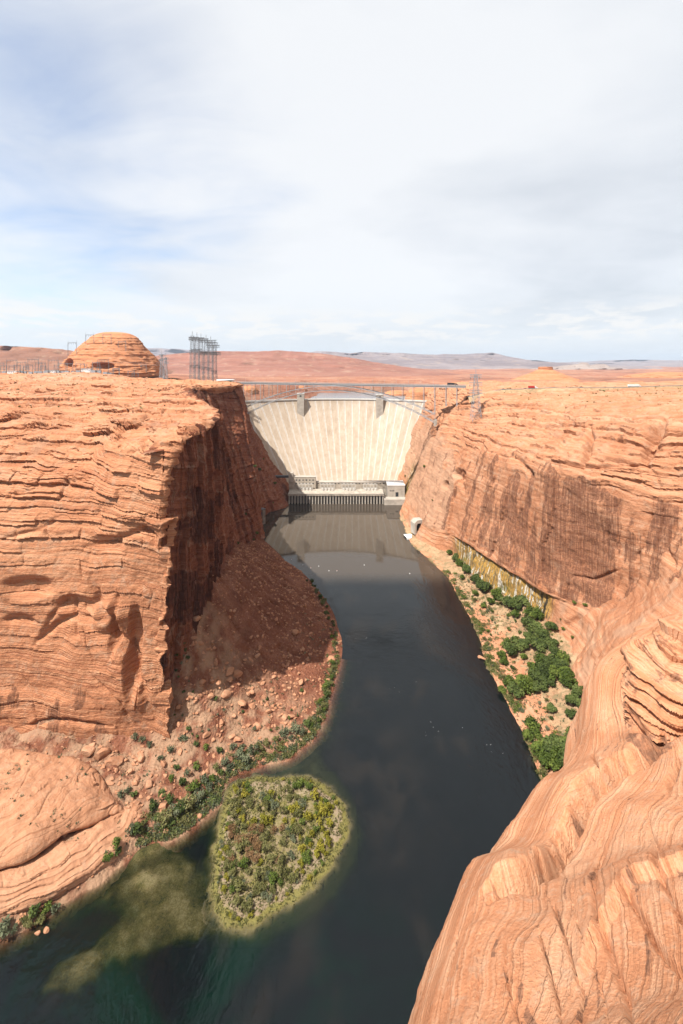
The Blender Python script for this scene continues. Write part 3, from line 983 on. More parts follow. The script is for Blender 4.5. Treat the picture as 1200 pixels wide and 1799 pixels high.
PT = hgrid(-235, 22, 168, 640, 280, 340, left_h, 1.25)
Xt, Yt, Zt = PT[..., 0], PT[..., 1], PT[..., 2]
benchm = poly_sd(Xt, Yt, [W(-300, 1500, 12), W(-300, 1660, 4), W(0, 1632, 4), W(80, 1600, 2), W(165, 1545, 2), W(220, 1495, 3), W(238, 1430, 6), W(215, 1400, 8), W(-300, 1400, 20)])
front = sstep(330 - Yt - .3 * (Xt + 60), -25, 35)
pale = np.clip(.55 * front * sstep(fbm(PT / 9, 4, seed=320), -.35, .3), 0, .8)
grid_obj('talus_slope', PT, M['talus'], {'pale': pale}, 'red rubble slope running from the shaded left wall down to the river', 'slope', sharp=60)

# pale rock bench by the water in the lower left (the ledge under the big dome)
def bench_net():
    rows = [[(-260, 1480, 14), (-120, 1480, 13), (0, 1480, 13), (80, 1465, 12), (150, 1440, 10), (205, 1415, 7), (238, 1398, 5)],
            [(-260, 1560, 14), (-120, 1560, 13), (0, 1545, 12.5), (80, 1510, 11.5), (150, 1470, 10), (212, 1428, 7.5), (243, 1405, 5)],
            [(-260, 1600, 12), (-120, 1590, 11), (0, 1575, 10), (85, 1545, 9), (160, 1500, 8), (222, 1446, 6.5), (246, 1418, 4.5)],
            [(-260, 1650, 6), (-120, 1625, 6), (0, 1602, 6), (90, 1570, 5.5), (170, 1522, 5), (226, 1468, 4.5), (248, 1430, 3.5)],
            [(-260, 1690, -1), (-120, 1655, -1), (0, 1626, -1), (92, 1590, -1), (178, 1540, -1), (232, 1490, 0), (252, 1446, 1)]]
    n = np.array([[W(*p) for p in r] for r in rows], float)
    n[0, :, 2] -= 5
    n[0, :, 1] += 6
    return n
P, s, t_ = loft(bench_net(), 110, 190)
N, _ = gnormals(P)
bed = P[..., 2] + .10 * P[..., 1] + 1.5 * fbm(P / 16, 2, seed=401)
D = 1.3 * fbm(P / 15, 3, seed=402) + .6 * blocks(bed / 1.5, (P[..., 0] + P[..., 1]) / 11, 24) + 1.0 * saw(bed / 2.6, 21) * sstep(fbm(P / 10, 2, seed=403), -.2, .3) + .22 * fbm(P / 2.4, 3, seed=404)
grid_obj('rock_bench', P + N * D[..., None], M['rock_pink'], {'bed': bed, 'var': .40 * (1 - sstep(P[..., 2], 2, 6)), 'pale': .12 * np.ones(P.shape[:2])},
         'pink rock shelf sloping into the water under the smooth dome', 'rock', sharp=50)


def dome_net():
    rows = [[(-260, 1300, 14), (-120, 1318, 15), (0, 1326, 14), (80, 1334, 13), (150, 1352, 9), (196, 1400, 4), (214, 1425, 3)],
            [(-260, 1300, 29), (-120, 1312, 28), (0, 1322, 26), (80, 1328, 22.5), (150, 1345, 17), (195, 1390, 10), (212, 1420, 6)],
            [(-260, 1390, 31), (-120, 1400, 29), (0, 1398, 26.5), (80, 1400, 23), (150, 1408, 17.5), (203, 1412, 10.5), (216, 1424, 6.5)],
            [(-260, 1480, 26), (-120, 1480, 23.5), (0, 1478, 21.5), (72, 1462, 19), (140, 1436, 15), (206, 1420, 9.5), (218, 1428, 6.5)],
            [(-260, 1560, 18), (-120, 1540, 16.5), (0, 1524, 15.5), (62, 1500, 14.5), (132, 1458, 12), (209, 1426, 8), (219, 1431, 6)],
            [(-260, 1572, 12), (-120, 1552, 11.5), (0, 1534, 11), (62, 1510, 10.5), (132, 1466, 9), (210, 1430, 6), (219, 1434, 5)]]
    n = np.array([[W(*p) for p in r] for r in rows], float)
    n[-1, :, 1] += 9
    n[-1, :, 2] -= 1.5
    return n
P, s, t_ = loft(dome_net(), 140, 250)
N, _ = gnormals(P)
bed = P[..., 2] * 1.0 + .22 * P[..., 1] - .1 * P[..., 0] + 2.5 * fbm(P / 18, 3, seed=411)
D = 1.6 * fbm(P / 18, 3, seed=412) + .18 * blocks(bed / 1.4, (P[..., 0] + P[..., 1]) / 14, 23) + .7 * saw(bed / 3.3, 22) * sstep(fbm(P / 12, 2, seed=413), -.1, .35) + .22 * fbm(P / 2.4, 3, seed=414)
cr = 1 - np.abs(pn(P / np.array([14, 30, 20]), 415))
D -= .5 * sstep(cr, .96, .995)
grid_obj('rock_dome', P + N * D[..., None], M['rock_pink'], {'bed': bed, 'var': .25 * sstep(-N[..., 2], -.3, .1), 'pale': .06 * np.ones(P.shape[:2])},
         'smooth rounded sandstone dome above the water in the lower left', 'rock', sharp=50)

# ------------------------------------------------------------------ the near rock, right foreground
E = []
e1 = [(712, 1950, 34), (744, 1810, 44), (810, 1602, 60), (852, 1512, 68), (926, 1470, 78), (975, 1380, 88), (1021, 1330, 98), (1046, 1262, 108), (1056, 1182, 118), (1108, 1122, 130), (1200, 1083, 146), (1330, 1060, 165)]
e2 = [(850, 1990, 29), (872, 1830, 36), (930, 1670, 47), (985, 1570, 56), (1040, 1500, 66), (1075, 1420, 76), (1105, 1350, 86), (1118, 1285, 97), (1140, 1215, 108), (1185, 1165, 119), (1265, 1118, 134), (1400, 1085, 150)]
e3 = [(1010, 2040, 24), (1060, 1850, 29), (1105, 1710, 36), (1145, 1610, 44), (1175, 1530, 53), (1200, 1450, 63), (1225, 1380, 73), (1225, 1310, 84), (1240, 1245, 96), (1290, 1185, 108), (1370, 1130, 122), (1520, 1095, 138)]
e4 = [(1250, 2090, 18), (1290, 1880, 22), (1330, 1740, 27), (1360, 1640, 33), (1390, 1560, 40), (1420, 1480, 49), (1440, 1410, 59), (1450, 1330, 70), (1480, 1270, 82), (1540, 1200, 95), (1640, 1140, 110), (1800, 1100, 126)]
def up_curve(c):
    return np.array([WY(*q) for q in c], float)
e1, e2, e3, e4 = map(up_curve, (e1, e2, e3, e4))
# smoother heights along the curves, a rounded brow, then straight down to the river
und1 = e1.copy(); und1[:, 0] -= 2.0; und1[:, 1] += 5.0; und1[:, 2] -= 9
und2 = e1.copy(); und2[:, 0] += 1.0; und2[:, 1] += 14; und2[:, 2] -= 45
und3 = e1.copy(); und3[:, 0] += 8; und3[:, 1] += 26; und3[:, 2] = 20
e5 = e4.copy(); e5[:, 0] += 45; e5[:, 1] -= 12; e5[:, 2] = np.maximum(e5[:, 2] + 24, 222)
e6 = e4.copy(); e6[:, 0] += 130; e6[:, 1] -= 25; e6[:, 2] = 236
net = np.stack([und3, und2, und1, e1, e2, e3, e4, e5, e6])
P, s, t_ = loft(net, 500, 440)
N, _ = gnormals(P)
Yv = P[..., 1]
wv = fbm(P / 26, 3, seed=503)
# cross-bedding: long sweeping beds that run down the slope
bed = s[:, None] * 8.5 + .06 * P[..., 1] + 3.4 * fbm(P / 42, 2, seed=503) + 1.0 * fbm(P / 17, 2, seed=504)
layer = np.exp(-(((P[..., 0] - 78) / 24) ** 2 + ((Yv - 118) / 14) ** 2))      # thin-bedded block by the far edge
bedz = P[..., 2] + .12 * P[..., 0] + 1.2 * fbm(P / 14, 2, seed=506)
cq_ = P[..., 1] + .4 * P[..., 0] + 3 * fbm(P / 12, 3, seed=520)
D = 2.6 * fbm(P / 26, 2, seed=503) + .30 * fbm(P / 7, 3, seed=505) + .26 * blocks(bed / 2.3, cq_ / 26, 35, .8)
D += .42 * saw(bed / 2.4, 32, 1.2) * sstep(fbm(P / 13, 2, seed=510), -.1, .35)
D += .07 * fbm(P / 1.3, 3, seed=511)
# joints and creases, surveyed from the photograph
CR = [([(1200, 1262), (1126, 1347), (1037, 1427), (967, 1524), (930, 1556), (880, 1572)], 9, 2.6), ([(945, 1560), (935, 1548), (900, 1566), (866, 1600)], 5, 1.6),
      ([(953, 1551), (984, 1622), (1002, 1693), (993, 1751), (1000, 1799)], 3, .6), ([(948, 1635), (962, 1711), (960, 1799)], 2.5, .8), ([(891, 1640), (888, 1720), (905, 1799)], 3, .4),
      ([(1086, 1555), (1135, 1622), (1200, 1666), (1230, 1690)], 8, .8), ([(809, 1617), (795, 1693), (770, 1770)], 4, .8), ([(1037, 1306), (1055, 1368), (1068, 1391)], 3, .9), ([(1171, 1395), (1200, 1311)], 5, 1.4),
      ([(1105, 1268), (1130, 1276), (1140, 1262)], 7, 2.6), ([(1120, 1170), (1160, 1150), (1205, 1132)], 5, 2.8), ([(1110, 1200), (1150, 1192), (1200, 1172)], 6, 3.0), ([(1115, 1235), (1140, 1228), (1175, 1205)], 6, 3.2), ([(1060, 1480), (1045, 1600), (1100, 1799)], 9, .6), ([(1140, 1430), (1170, 1560), (1200, 1610)], 7, .6),
      ([(1020, 1520), (1010, 1600), (1040, 1720), (1060, 1799)], 2, .3), ([(850, 1650), (838, 1730), (830, 1799)], 2, .3)]
for line, wp, dp in CR:
    D -= crease(P, line, wp * (.9 if dp > 1.2 else .55), dp * (2.0 if dp > 1.2 else 1.25))
# the upper lobe stands proud above the main crease
u_ = P[..., 0] / np.maximum(P[..., 1], 1) * 800 + 600 + 5 * fbm(P / 9, 2, seed=521)
v_ = 640 + (240 - P[..., 2]) / np.maximum(P[..., 1], 1) * 800
vl_ = np.interp(u_, [840, 880, 930, 967, 1037, 1126, 1200, 1260], [1590, 1572, 1556, 1524, 1427, 1347, 1262, 1200])
up_ = vl_ - v_ + 6 * fbm(P / 6, 2, seed=522)
D += 2.6 * sstep(up_, -2, 5) * np.exp(-np.maximum(up_, 0) / 75) * sstep(u_, 835, 900) * (1 - sstep(u_, 1130, 1230))
vl2 = np.interp(u_, [940, 990, 1060, 1130, 1210], [1790, 1700, 1620, 1560, 1540])
D += 1.3 * sstep(vl2 - v_, -2, 4) * np.exp(-np.maximum(vl2 - v_, 0) / 55) * sstep(u_, 960, 1050)
D -= dent(P, (64, 93, 168), (5, 5, 9), 2.0)
D *= (.3 + .7 * sstep(np.abs(s - 3.0), 0, .5))[:, None]
PN = P + N * D[..., None] + (0 * layer * (4.5 * saw(bedz / 3.3, 33, .6) + 1.4 * blocks(bedz / 1.0, cq_ / 6, 34, .7) - 2.2) * (.3 + .7 * sstep(np.abs(s - 3.0), 0, .5))[:, None])[..., None] * np.array([-.62, -.78, -.05])
vstreak = fbm(np.stack([bed / .7, P[..., 2] / 14, P[..., 1] / 18], -1), 3, seed=512)
var = .7 * sstep(vstreak, .25, .45) * sstep(fbm(P / 11, 2, seed=513), .12, .35)
for line, wp in ((CR[2][0], 7), (CR[3][0], 2.2), (CR[4][0], 6), (CR[6][0], 2.5), ([(900, 1700), (915, 1760), (930, 1799)], 12), ([(1010, 1560), (1030, 1650), (1020, 1740)], 3)):
    var = np.maximum(var, crease(P, line, wp, .85) * sstep(vstreak, -.25, .2))
var = np.maximum(var, .6 * layer * sstep(fbm(P / np.array([9, 9, 2.5]), 3, seed=514), -.05, .3))
var = np.clip(np.maximum(var, dent(P, (61, 90, 165), (5, 6, 10), .9)), 0, .9)
grid_obj('slickrock', PN, M['rock_near'], {'bed': bed, 'var': var, 'pale': np.zeros(P.shape[:2])},
         'swirling orange slickrock slope filling the lower right corner', 'rock', sharp=50)
# stacked thin-bedded block standing on the far shoulder of the slope
LB_ = [[(1112, 1236, 112), (1108, 1200, 114), (1106, 1165, 116), (1106, 1134, 118), (1128, 1100, 138)],
       [(1101, 1238, 98), (1098, 1204, 100), (1098, 1168, 102), (1104, 1130, 105), (1126, 1098, 136)],
       [(1128, 1268, 94), (1127, 1222, 96), (1130, 1174, 98), (1136, 1120, 103), (1150, 1092, 136)],
       [(1165, 1262, 91), (1165, 1210, 93), (1167, 1158, 96), (1172, 1106, 102), (1182, 1080, 136)],
       [(1205, 1236, 90), (1206, 1184, 93), (1208, 1136, 97), (1212, 1094, 103), (1216, 1070, 138)],
       [(1290, 1200, 90), (1290, 1160, 94), (1290, 1118, 99), (1290, 1082, 106), (1290, 1060, 140)],
       [(1420, 1200, 92), (1420, 1165, 96), (1420, 1130, 101), (1420, 1098, 108), (1420, 1075, 140)],
       [(1480, 1230, 104), (1480, 1200, 108), (1480, 1170, 112), (1480, 1140, 116), (1480, 1110, 142)]]
net = np.array([[WY(*q) for q in r_] for r_ in LB_], float)
foot_ = net[:, :1].copy(); foot_[..., 2] -= 8
net = np.concatenate([foot_, net], 1)
P, s, t_ = loft(net, 160, 190)
N, _ = gnormals(P)
bedb = P[..., 2] + .10 * P[..., 0] + .9 * fbm(P / 12, 2, seed=531) + .25 * fbm(P / 3, 2, seed=532)
cb_ = P[..., 0] + .4 * P[..., 1]
mk_ = sstep(fbm(P / np.array([9, 9, 6]), 2, seed=536), -.25, .3)
D = 1.6 * fbm(P / 9, 3, seed=533) + 2.6 * saw(bedb / 3.9, 37, .5) + 2.2 * blocks(bedb / 3.9 + .4, cb_ / 7, 38, .6) * mk_ + .6 * blocks(bedb / 1.1, cb_ / 4, 39, .8) * mk_ + .12 * fbm(P / 1.2, 2, seed=534) - 1.6
facing = sstep(t_, 3.9, 4.5)[None, :]
PQ = P + N * (D * (1 - .65 * facing))[..., None]
varq = np.clip(.55 * (1 - facing) * sstep(fbm(P / np.array([6, 6, 1.8]), 3, seed=535), -.05, .35), 0, .8)
grid_obj('rock_ledges', PQ, M['rock_near'], {'bed': bedb * .9, 'var': varq, 'pale': np.zeros(P.shape[:2])},
         'stacked thin-bedded rock ledges at the right edge above the near slope', 'rock', sharp=45)
# ground the overlook itself stands on
def ov_h(X, Y):
    Pq = np.stack([X, Y, 0 * X], -1)
    return 238.2 + .5 * fbm(Pq / 6, 3, seed=521) - 60 * sstep(Y, -1.5, .6) - 40 * sstep(-X, 60, 120)
PO = hgrid(-120, 160, -160, .6, 120, 110, ov_h, .7)
grid_obj('overlook_ground', PO, M['rock_near'], {'bed': PO[..., 2], 'var': 0 * PO[..., 2], 'pale': 0 * PO[..., 2]},
         'flat slickrock top of the overlook behind the viewpoint', 'rock')

# ------------------------------------------------------------------ island, river bed, river
isl_px = [(398, 1377), (440, 1362), (500, 1364), (545, 1360), (585, 1385), (618, 1430), (606, 1490), (568, 1546), (512, 1594), (455, 1628), (415, 1642), (378, 1618), (364, 1580), (370, 1520), (384, 1440)]
isl = smooth_poly([W(a, b, 0) for a, b in isl_px], 3)
tail = smooth_poly([W(a, b, 0) for a, b in [(420, 1640), (330, 1655), (240, 1675), (170, 1710), (100, 1750), (72, 1735), (110, 1690), (180, 1640), (235, 1600), (215, 1575), (160, 1600), (175, 1570), (235, 1530), (250, 1500), (320, 1500), (360, 1560), (375, 1610)]], 2)
spit = smooth_poly([W(a, b, 0) for a, b in [(395, 1385), (450, 1352), (510, 1335), (550, 1305), (575, 1262), (560, 1330), (600, 1380), (640, 1450), (600, 1560), (500, 1640), (400, 1655)]], 2)
hook = [W(a, b, 0) for a, b in [(215, 1660), (290, 1635), (262, 1625), (200, 1640), (160, 1690), (130, 1728)]]
bars = smooth_poly([W(a, b, 0) for a, b in [(232, 1540), (262, 1525), (285, 1545), (262, 1565), (236, 1560)]], 2)
bars2 = smooth_poly([W(a, b, 0) for a, b in [(225, 1505), (262, 1478), (290, 1470), (280, 1492), (240, 1515)]], 2)


def bed_h(X, Y):
    Pq = np.stack([X, Y, 0 * X], -1)
    di = poly_sd(X, Y, isl) + 2.6 * fbm(Pq / 6, 3, seed=601)
    dt = poly_sd(X, Y, tail) + 6.0 * fbm(Pq / 11, 4, seed=602) + 2.2 * fbm(Pq / 3.2, 3, seed=607)
    dsp = poly_sd(X, Y, spit) + 1.5 * fbm(Pq / 7, 3, seed=603)
    db = np.maximum(poly_sd(X, Y, bars), poly_sd(X, Y, bars2)) + 1.0 * fbm(Pq / 3, 3, seed=604)
    h = np.full(X.shape, -9.0)
    h = np.maximum(h, -1.7 + np.minimum(dsp, 0) * .55 + np.minimum(np.maximum(dsp, 0) * .06, .5))
    h = np.maximum(h, -1.1 + np.minimum(dt, 0) * .75 + np.minimum(np.maximum(dt, 0) * .13, .75))
    h = np.maximum(h, np.minimum(-.15 + db * .18, .12))
    h = np.maximum(h, np.where(di < 0, -.1 + di * .62, np.minimum(-.1 + di * .16, .8)))
    lb = rb(X, Y)
    h = np.maximum(h, np.minimum(lb, .2) * .9 - .15)
    return h + .10 * fbm(Pq / 2.2, 3, seed=605), di


X0, X1, Y0, Y1 = -215, 60, 150, 372
PBd = hgrid(X0, X1, Y0, Y1, 220, 200, lambda X, Y: bed_h(X, Y)[0], 1.2)
# only the part under water or right at the waterline belongs to the bed; the island is its own sheet
PBd2 = PBd.copy()
PBd2[..., 2] = np.minimum(PBd[..., 2], .15) - .03
grid_obj('river_bed', PBd2, M['bed'], None, 'gravel shoals on the river bed showing through the green shallows', 'river bed')
PI = hgrid(*(isl[:, 0].min() - 4, isl[:, 0].max() + 4), *(isl[:, 1].min() - 4, isl[:, 1].max() + 4), 140, 160, lambda X, Y: bed_h(X, Y)[0])
_, di = bed_h(PI[..., 0], PI[..., 1])
PI[..., 2] = np.maximum(PI[..., 2], -1.2)
PI[..., 2] = np.where(di < -3, -1.5, PI[..., 2]) + .22 * sstep(di, 2, 8) * (1 + fbm(PI / 4, 3, seed=606)) + .012
moss = .12 + .42 * np.exp(-((di - 2.2) / 2.6) ** 2) + .10 * sstep(di, 6, 14) - .12 * np.exp(-((di - 5.5) / 1.5) ** 2)
grid_obj('island', PI, M['island'], {'moss': moss, 'wet': .8 * (1 - sstep(PI[..., 2], -.05, .35))}, 'low gravel island with yellow-green scrub in the river', 'island')

# river surface
xs = np.concatenate([np.linspace(-420, -216, 12), np.linspace(-214, 61, 150), np.linspace(63, 200, 30)])
ys = np.concatenate([np.linspace(20, 148, 14), np.linspace(150, 374, 140), np.linspace(376, 900, 100)])
X, Y = np.meshgrid(xs, ys, indexing='ij')
hb, _ = bed_h(X, Y)
hb = np.where((X > X0 + 1) & (X < X1 - 1) & (Y > Y0 + 1) & (Y < Y1 - 1), hb, -9)
Pq = np.stack([X, Y, 0 * X], -1)
xr = np.interp(Y, [r[0] for r in ST[::-1]], [r[1][0] for r in ST[::-1]])
dep = np.clip(np.minimum(-hb, (np.abs(xr - X) + 3) * .6), 0, 9)
green = sstep(-X + .15 * (230 - Y), -25, 60) * (1 - sstep(Y, 280, 360))
green = np.maximum(green, sstep(215 - Y, 0, 45) * .75)
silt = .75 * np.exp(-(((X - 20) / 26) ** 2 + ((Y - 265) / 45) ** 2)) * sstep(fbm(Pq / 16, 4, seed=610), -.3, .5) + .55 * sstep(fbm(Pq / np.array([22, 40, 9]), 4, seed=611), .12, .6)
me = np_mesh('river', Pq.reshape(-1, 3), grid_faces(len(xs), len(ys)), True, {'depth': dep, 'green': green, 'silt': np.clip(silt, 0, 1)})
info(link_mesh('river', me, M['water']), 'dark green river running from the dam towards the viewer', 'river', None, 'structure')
PD = hgrid(-420, 200, 20, 900, 30, 40, lambda X, Y: np.full(X.shape, -9.6))
grid_obj('river_floor', PD, M['bed'], None, 'deep floor of the river channel', 'river bed')

# ------------------------------------------------------------------ high desert plain beyond the gorge, with the lake
th = np.linspace(R(-47), R(47), 330)
rr = 1000 * (28 ** np.linspace(0, 1, 210))
TH, RR = np.meshgrid(th, rr, indexing='ij')
X, Y = np.tan(TH) * RR, RR
Pq = np.stack([X, Y, 0 * X], -1)
h = np.interp(Y, [900, 1100, 1600, 2600, 4500, 9000, 30000], [197, 196, 186, 168, 168, 172, 196])
left = sstep(-X / Y, .10, .5)
h = h + left * np.interp(Y, [900, 1300, 2400], [22, 14, 20]) * 1.0
nz = fbm(Pq / 300, 5, seed=701)
lo = fbm(Pq / np.array([900, 500, 100]), 4, seed=702)
h = h + 9 * nz + np.clip((Y - 1500) / 2500, 0, 1) * 14 * lo
terr = h / 7.0
ft = np.floor(terr); fr_ = terr - ft
h = (ft + sstep(fr_, .55, .95)) * 7.0 * .75 + h * .25
# lake: a drowned side of the canyon behind the dam
xc = np.interp(Y, [900, 1150, 1500, 1800], [-10, 45, 75, 120])
hw = np.interp(Y, [900, 1080, 1180, 1400, 1600, 1800], [205, 170, 108, 108, 108, 108]) + 16 * fbm(Pq / 110, 3, seed=703)
dl = np.abs(X - xc) - hw
dl = np.maximum(dl, Y - 1420 - 25 * fbm(Pq / 90, 2, seed=705))
sh = sstep(dl, -10, 95)
sh = .55 * sh + .45 * (np.floor(sh * 6) / 6 + sstep(sh * 6 - np.floor(sh * 6), .4, .9) / 6)
h = 138 + (h - 138) * sh
bed = h + 4 * nz
pale = .75 * (sstep(dl, -6, 4) * (1 - sstep(dl, 18, 40))) * sstep(X, 0, 60) + .25 * sstep(lo, .1, .5)
info(grid_obj('desert_plain', np.stack([X, Y, h], -1), M['rock_plain'], {'bed': bed, 'var': .75 * sstep(fbm(Pq / np.array([420, 150, 50]), 4, seed=704), .10, .40), 'pale': np.clip(pale, 0, .85)},
              'red desert plain stretching away behind the dam', 'plain'))
PLk = hgrid(-420, 420, 992, 2000, 20, 20, lambda X, Y: np.full(X.shape, 150.0))
grid_obj('lake', PLk, M['lake'], None, 'strip of blue lake water behind the dam crest', 'lake')


def far_ridge(name, crest, Yc, Yf, zf, mat, label, cat, nx=210, nz_=44, terr=5, rough=1.0, seed=800, back=1.25, jag=.8):
    px = np.array([c[0] for c in crest], float)
    py = np.array([c[1] for c in crest], float)
    q = np.linspace(px[0], px[-1], nx)
    yy = np.interp(q, px, py)
    v = np.linspace(0, 1, nz_)
    Q, V = np.meshgrid(q, v, indexing='ij')
    YY = np.broadcast_to(yy[:, None], Q.shape)
    front = V < .8
    f = np.clip(V / .8, 0, 1)
    b = np.clip((V - .8) / .2, 0, 1)
    YY = YY + jag * fbm(np.stack([Q / 16, 0 * Q, 0 * Q], -1), 4, seed=seed + 9)
    zc = 240 + (640 - YY) / 800 * Yc
    prof = f
    if terr:
        k = np.floor(f * terr)
        prof = (k + sstep(f * terr - k, .35, .8)) / terr
        prof = .35 * f + .65 * prof
    z = zf + (zc - zf) * prof
    z = np.where(front, z, zc - (zc - zf) * b)
    Y = Yf + (Yc - Yf) * f ** .8 + b * (back - 1) * Yc
    X = (Q - 600) / 800 * Yc + 0 * Y
    sc = Yc / 1000.0
    Pq = np.stack([X, Y, z], -1)
    n1 = fbm(Pq / (120 * sc), 5, seed=seed)
    gul = 1 - np.abs(pn(np.stack([X / (38 * sc), Y / (200 * sc), 0 * X], -1), seed + 7))
    Y = Y + (70 * sc * n1 + 35 * sc * gul * f * (1 - b)) * rough * sstep(f, .05, .4)
    z = z + 3.0 * sc * n1 * rough * (1 - f) + .6 * sc * rough * fbm(Pq / (30 * sc), 3, seed=seed + 3) * (f < .999)
    z[:, 0] -= 40
    z[:, -1] -= 40
    P = np.stack([X, Y, z], -1)
    o = grid_obj(name, P, mat, {'bed': z / max(sc, 1) * 1.0 + 6 * n1, 'var': .3 * sstep(gul, .8, .98) * sstep(n1, -.1, .3), 'pale': np.zeros(Q.shape)}, label, cat)
    return o


M['hill_red'] = rock_mat('red_hill', (.20, .085, .06), (.31, .14, .10), (.42, .225, .16), fine=.08, bedfreq=.12, blot=.0025, streak=False, varnish=(.15, .085, .06), bump=.5)
M['mesa_grey'] = rock_mat('grey_mesa', (.12, .095, .10), (.21, .17, .175), (.40, .335, .32), fine=.03, bedfreq=.05, blot=.0012, streak=False, varnish=(.16, .12, .11), bump=.5)
M['cliff_white'] = rock_mat('white_cliff', (.24, .165, .14), (.32, .245, .21), (.46, .39, .34), fine=.05, bedfreq=.08, blot=.002, streak=False, varnish=(.25, .20, .17), bump=.6)
M['hill_dark'] = rock_mat('dark_hill', (.16, .085, .06), (.27, .13, .085), (.42, .22, .14), fine=.12, bedfreq=.15, blot=.004, streak=False, varnish=(.09, .07, .05), bump=.5)
far_ridge('mesa', [(480, 630), (556, 616), (620, 620), (640, 618), (700, 620), (735, 621), (760, 622), (790, 621), (835, 621), (870, 619), (890, 624), (918, 631), (960, 634), (1010, 640)], 9500, 6800, 200, M['mesa_grey'],
          'pale grey-violet mesa with stepped cliffs on the skyline right of the red hill', 'mesa', seed=811)
far_ridge('mesa', [(150, 617), (250, 611), (290, 612), (330, 614), (420, 617), (520, 626)], 14000, 9800, 200, M['mesa_grey'],
          'faint blue flat-topped mesa on the skyline behind the lattice towers', 'mesa', terr=3, seed=821)
far_ridge('mesa', [(820, 641), (880, 638), (960, 637), (1010, 636), (1050, 635), (1065, 633), (1120, 632), (1200, 633), (1330, 632)], 17000, 11500, 200, M['mesa_grey'],
          'long blue tableland on the right skyline', 'mesa', terr=3, seed=831)
far_ridge('cliff', [(820, 660), (850, 654), (890, 650), (930, 652), (955, 650), (985, 644), (1000, 641), (1040, 640), (1062, 641), (1075, 650), (1100, 655), (1118, 648), (1128, 649), (1140, 656), (1180, 654), (1230, 660)], 6200, 5900, 150, M['cliff_white'],
          'white and pink cliffs standing on the plain below the right skyline', 'cliff', rough=1.6, terr=2, jag=5.0, seed=841)
far_ridge('hill', [(180, 640), (260, 626), (330, 619), (385, 616), (440, 617), (490, 615), (520, 617), (560, 620), (610, 627), (660, 636), (720, 645), (790, 655), (880, 664)], 4000, 2500, 158, M['hill_red'],
          'broad red hill on the skyline behind the dam', 'hill', terr=6, rough=.7, seed=851)
far_ridge('hill', [(-160, 604), (-60, 606), (0, 607), (40, 609), (62, 610), (90, 612), (120, 615), (200, 626), (262, 645), (290, 662)], 2600, 1600, 184, M['hill_dark'],
          'dark banded ridge at the left edge of the skyline', 'hill', terr=5, rough=.8, seed=861)


def butte(name, cx, cy, zb, rx, ry, prof, H, mat, label, seed, cut=None, dents=(), nth=170, nh=100, beds=9.0, lump=.09):
    """prof: list of (radius fraction, height fraction) from foot to centre of the top"""
    th = np.linspace(0, 2 * math.pi, nth)
    pr = pchip(np.array(prof, float), np.linspace(0, len(prof) - 1, nh))
    TH, K = np.meshgrid(th, np.arange(nh), indexing='ij')
    r, hf = pr[K, 0], pr[K, 1]
    c, sn = np.cos(TH), np.sin(TH)
    X, Y, Z = cx + rx * r * c, cy + ry * r * sn, zb + H * hf
    P = np.stack([X, Y, Z], -1)
    S_ = max(rx, H) / 100
    n = fbm(np.stack([c * 1.3 * r, sn * 1.3 * r, hf], -1) + seed, 4, seed=seed)
    bed = Z + 4 * S_ * n
    d = 1 + lump * n + .028 * (saw(bed / beds, seed & 63) - .4) + .036 * blocks(bed / (beds * .55), TH * 5 + 3 * n, seed & 31) + .03 * blocks(bed / (beds * .25), TH * 9 + 4 * n, 2 + (seed & 31)) + .02 * (saw(bed / beds * 2.7, 3 + seed & 63) - .4)
    X = cx + rx * r * c * d
    Y = cy + ry * r * sn * d
    if cut is not None:
        lim = cx + cut[0] - cut[1] * hf + 3 * fbm(P / 14, 3, seed=seed + 3)
        X = np.minimum(X, lim)
    P = np.stack([X, Y, Z], -1)
    for c_, r_, d_ in dents:
        e = dent(P, c_, r_, d_)
        P[..., 1] += e
    steepc = .0 * Z
    return grid_obj(name, P, mat, {'bed': bed, 'var': steepc, 'pale': steepc}, label, 'butte')


M['butte'] = rock_mat('butte_sandstone', (.38, .14, .065), (.53, .225, .11), (.60, .30, .16), fine=.7, bedfreq=.45, blot=.015, streak=False)
bx0, bY = (193 - 600) / 800 * 1040, 1040
butte('butte', bx0 + 9, bY, 222, 112, 95, [(1.02, -.1), (1.0, .0), (.96, .10), (.88, .26), (.77, .43), (.64, .61), (.53, .75), (.43, .87), (.30, .96), (.13, 1.0), (0, 1.0)], 91, M['butte'],
      'large domed orange butte behind the switchyard on the left skyline', 41, cut=(106, 8), dents=[((bx0 - 58, bY - 82, 242), (17, 40, 15), 26), ((bx0 + 28, bY - 88, 236), (26, 40, 9), 22)], beds=13, lump=.13)
butte('butte', (958 - 600) / 800 * 1500, 1500, 184, 118, 90, [(1.3, -.2), (1.1, .0), (.75, .25), (.5, .48), (.3, .70), (.2, .82), (.19, .98), (.1, 1.0), (0, 1.0)], 48, M['butte'],
      'small cone of orange rock with a flat cap above the road on the right', 47, beds=7)
butte('butte', (1170 - 600) / 800 * 2000, 2000, 180, 190, 110, [(1.2, -.2), (1.05, .0), (.85, .4), (.6, .7), (.4, .9), (.2, 1.0), (0, 1.0)], 26, M['butte'],
      'low hump of orange rock on the plain at the right edge', 53, beds=7)
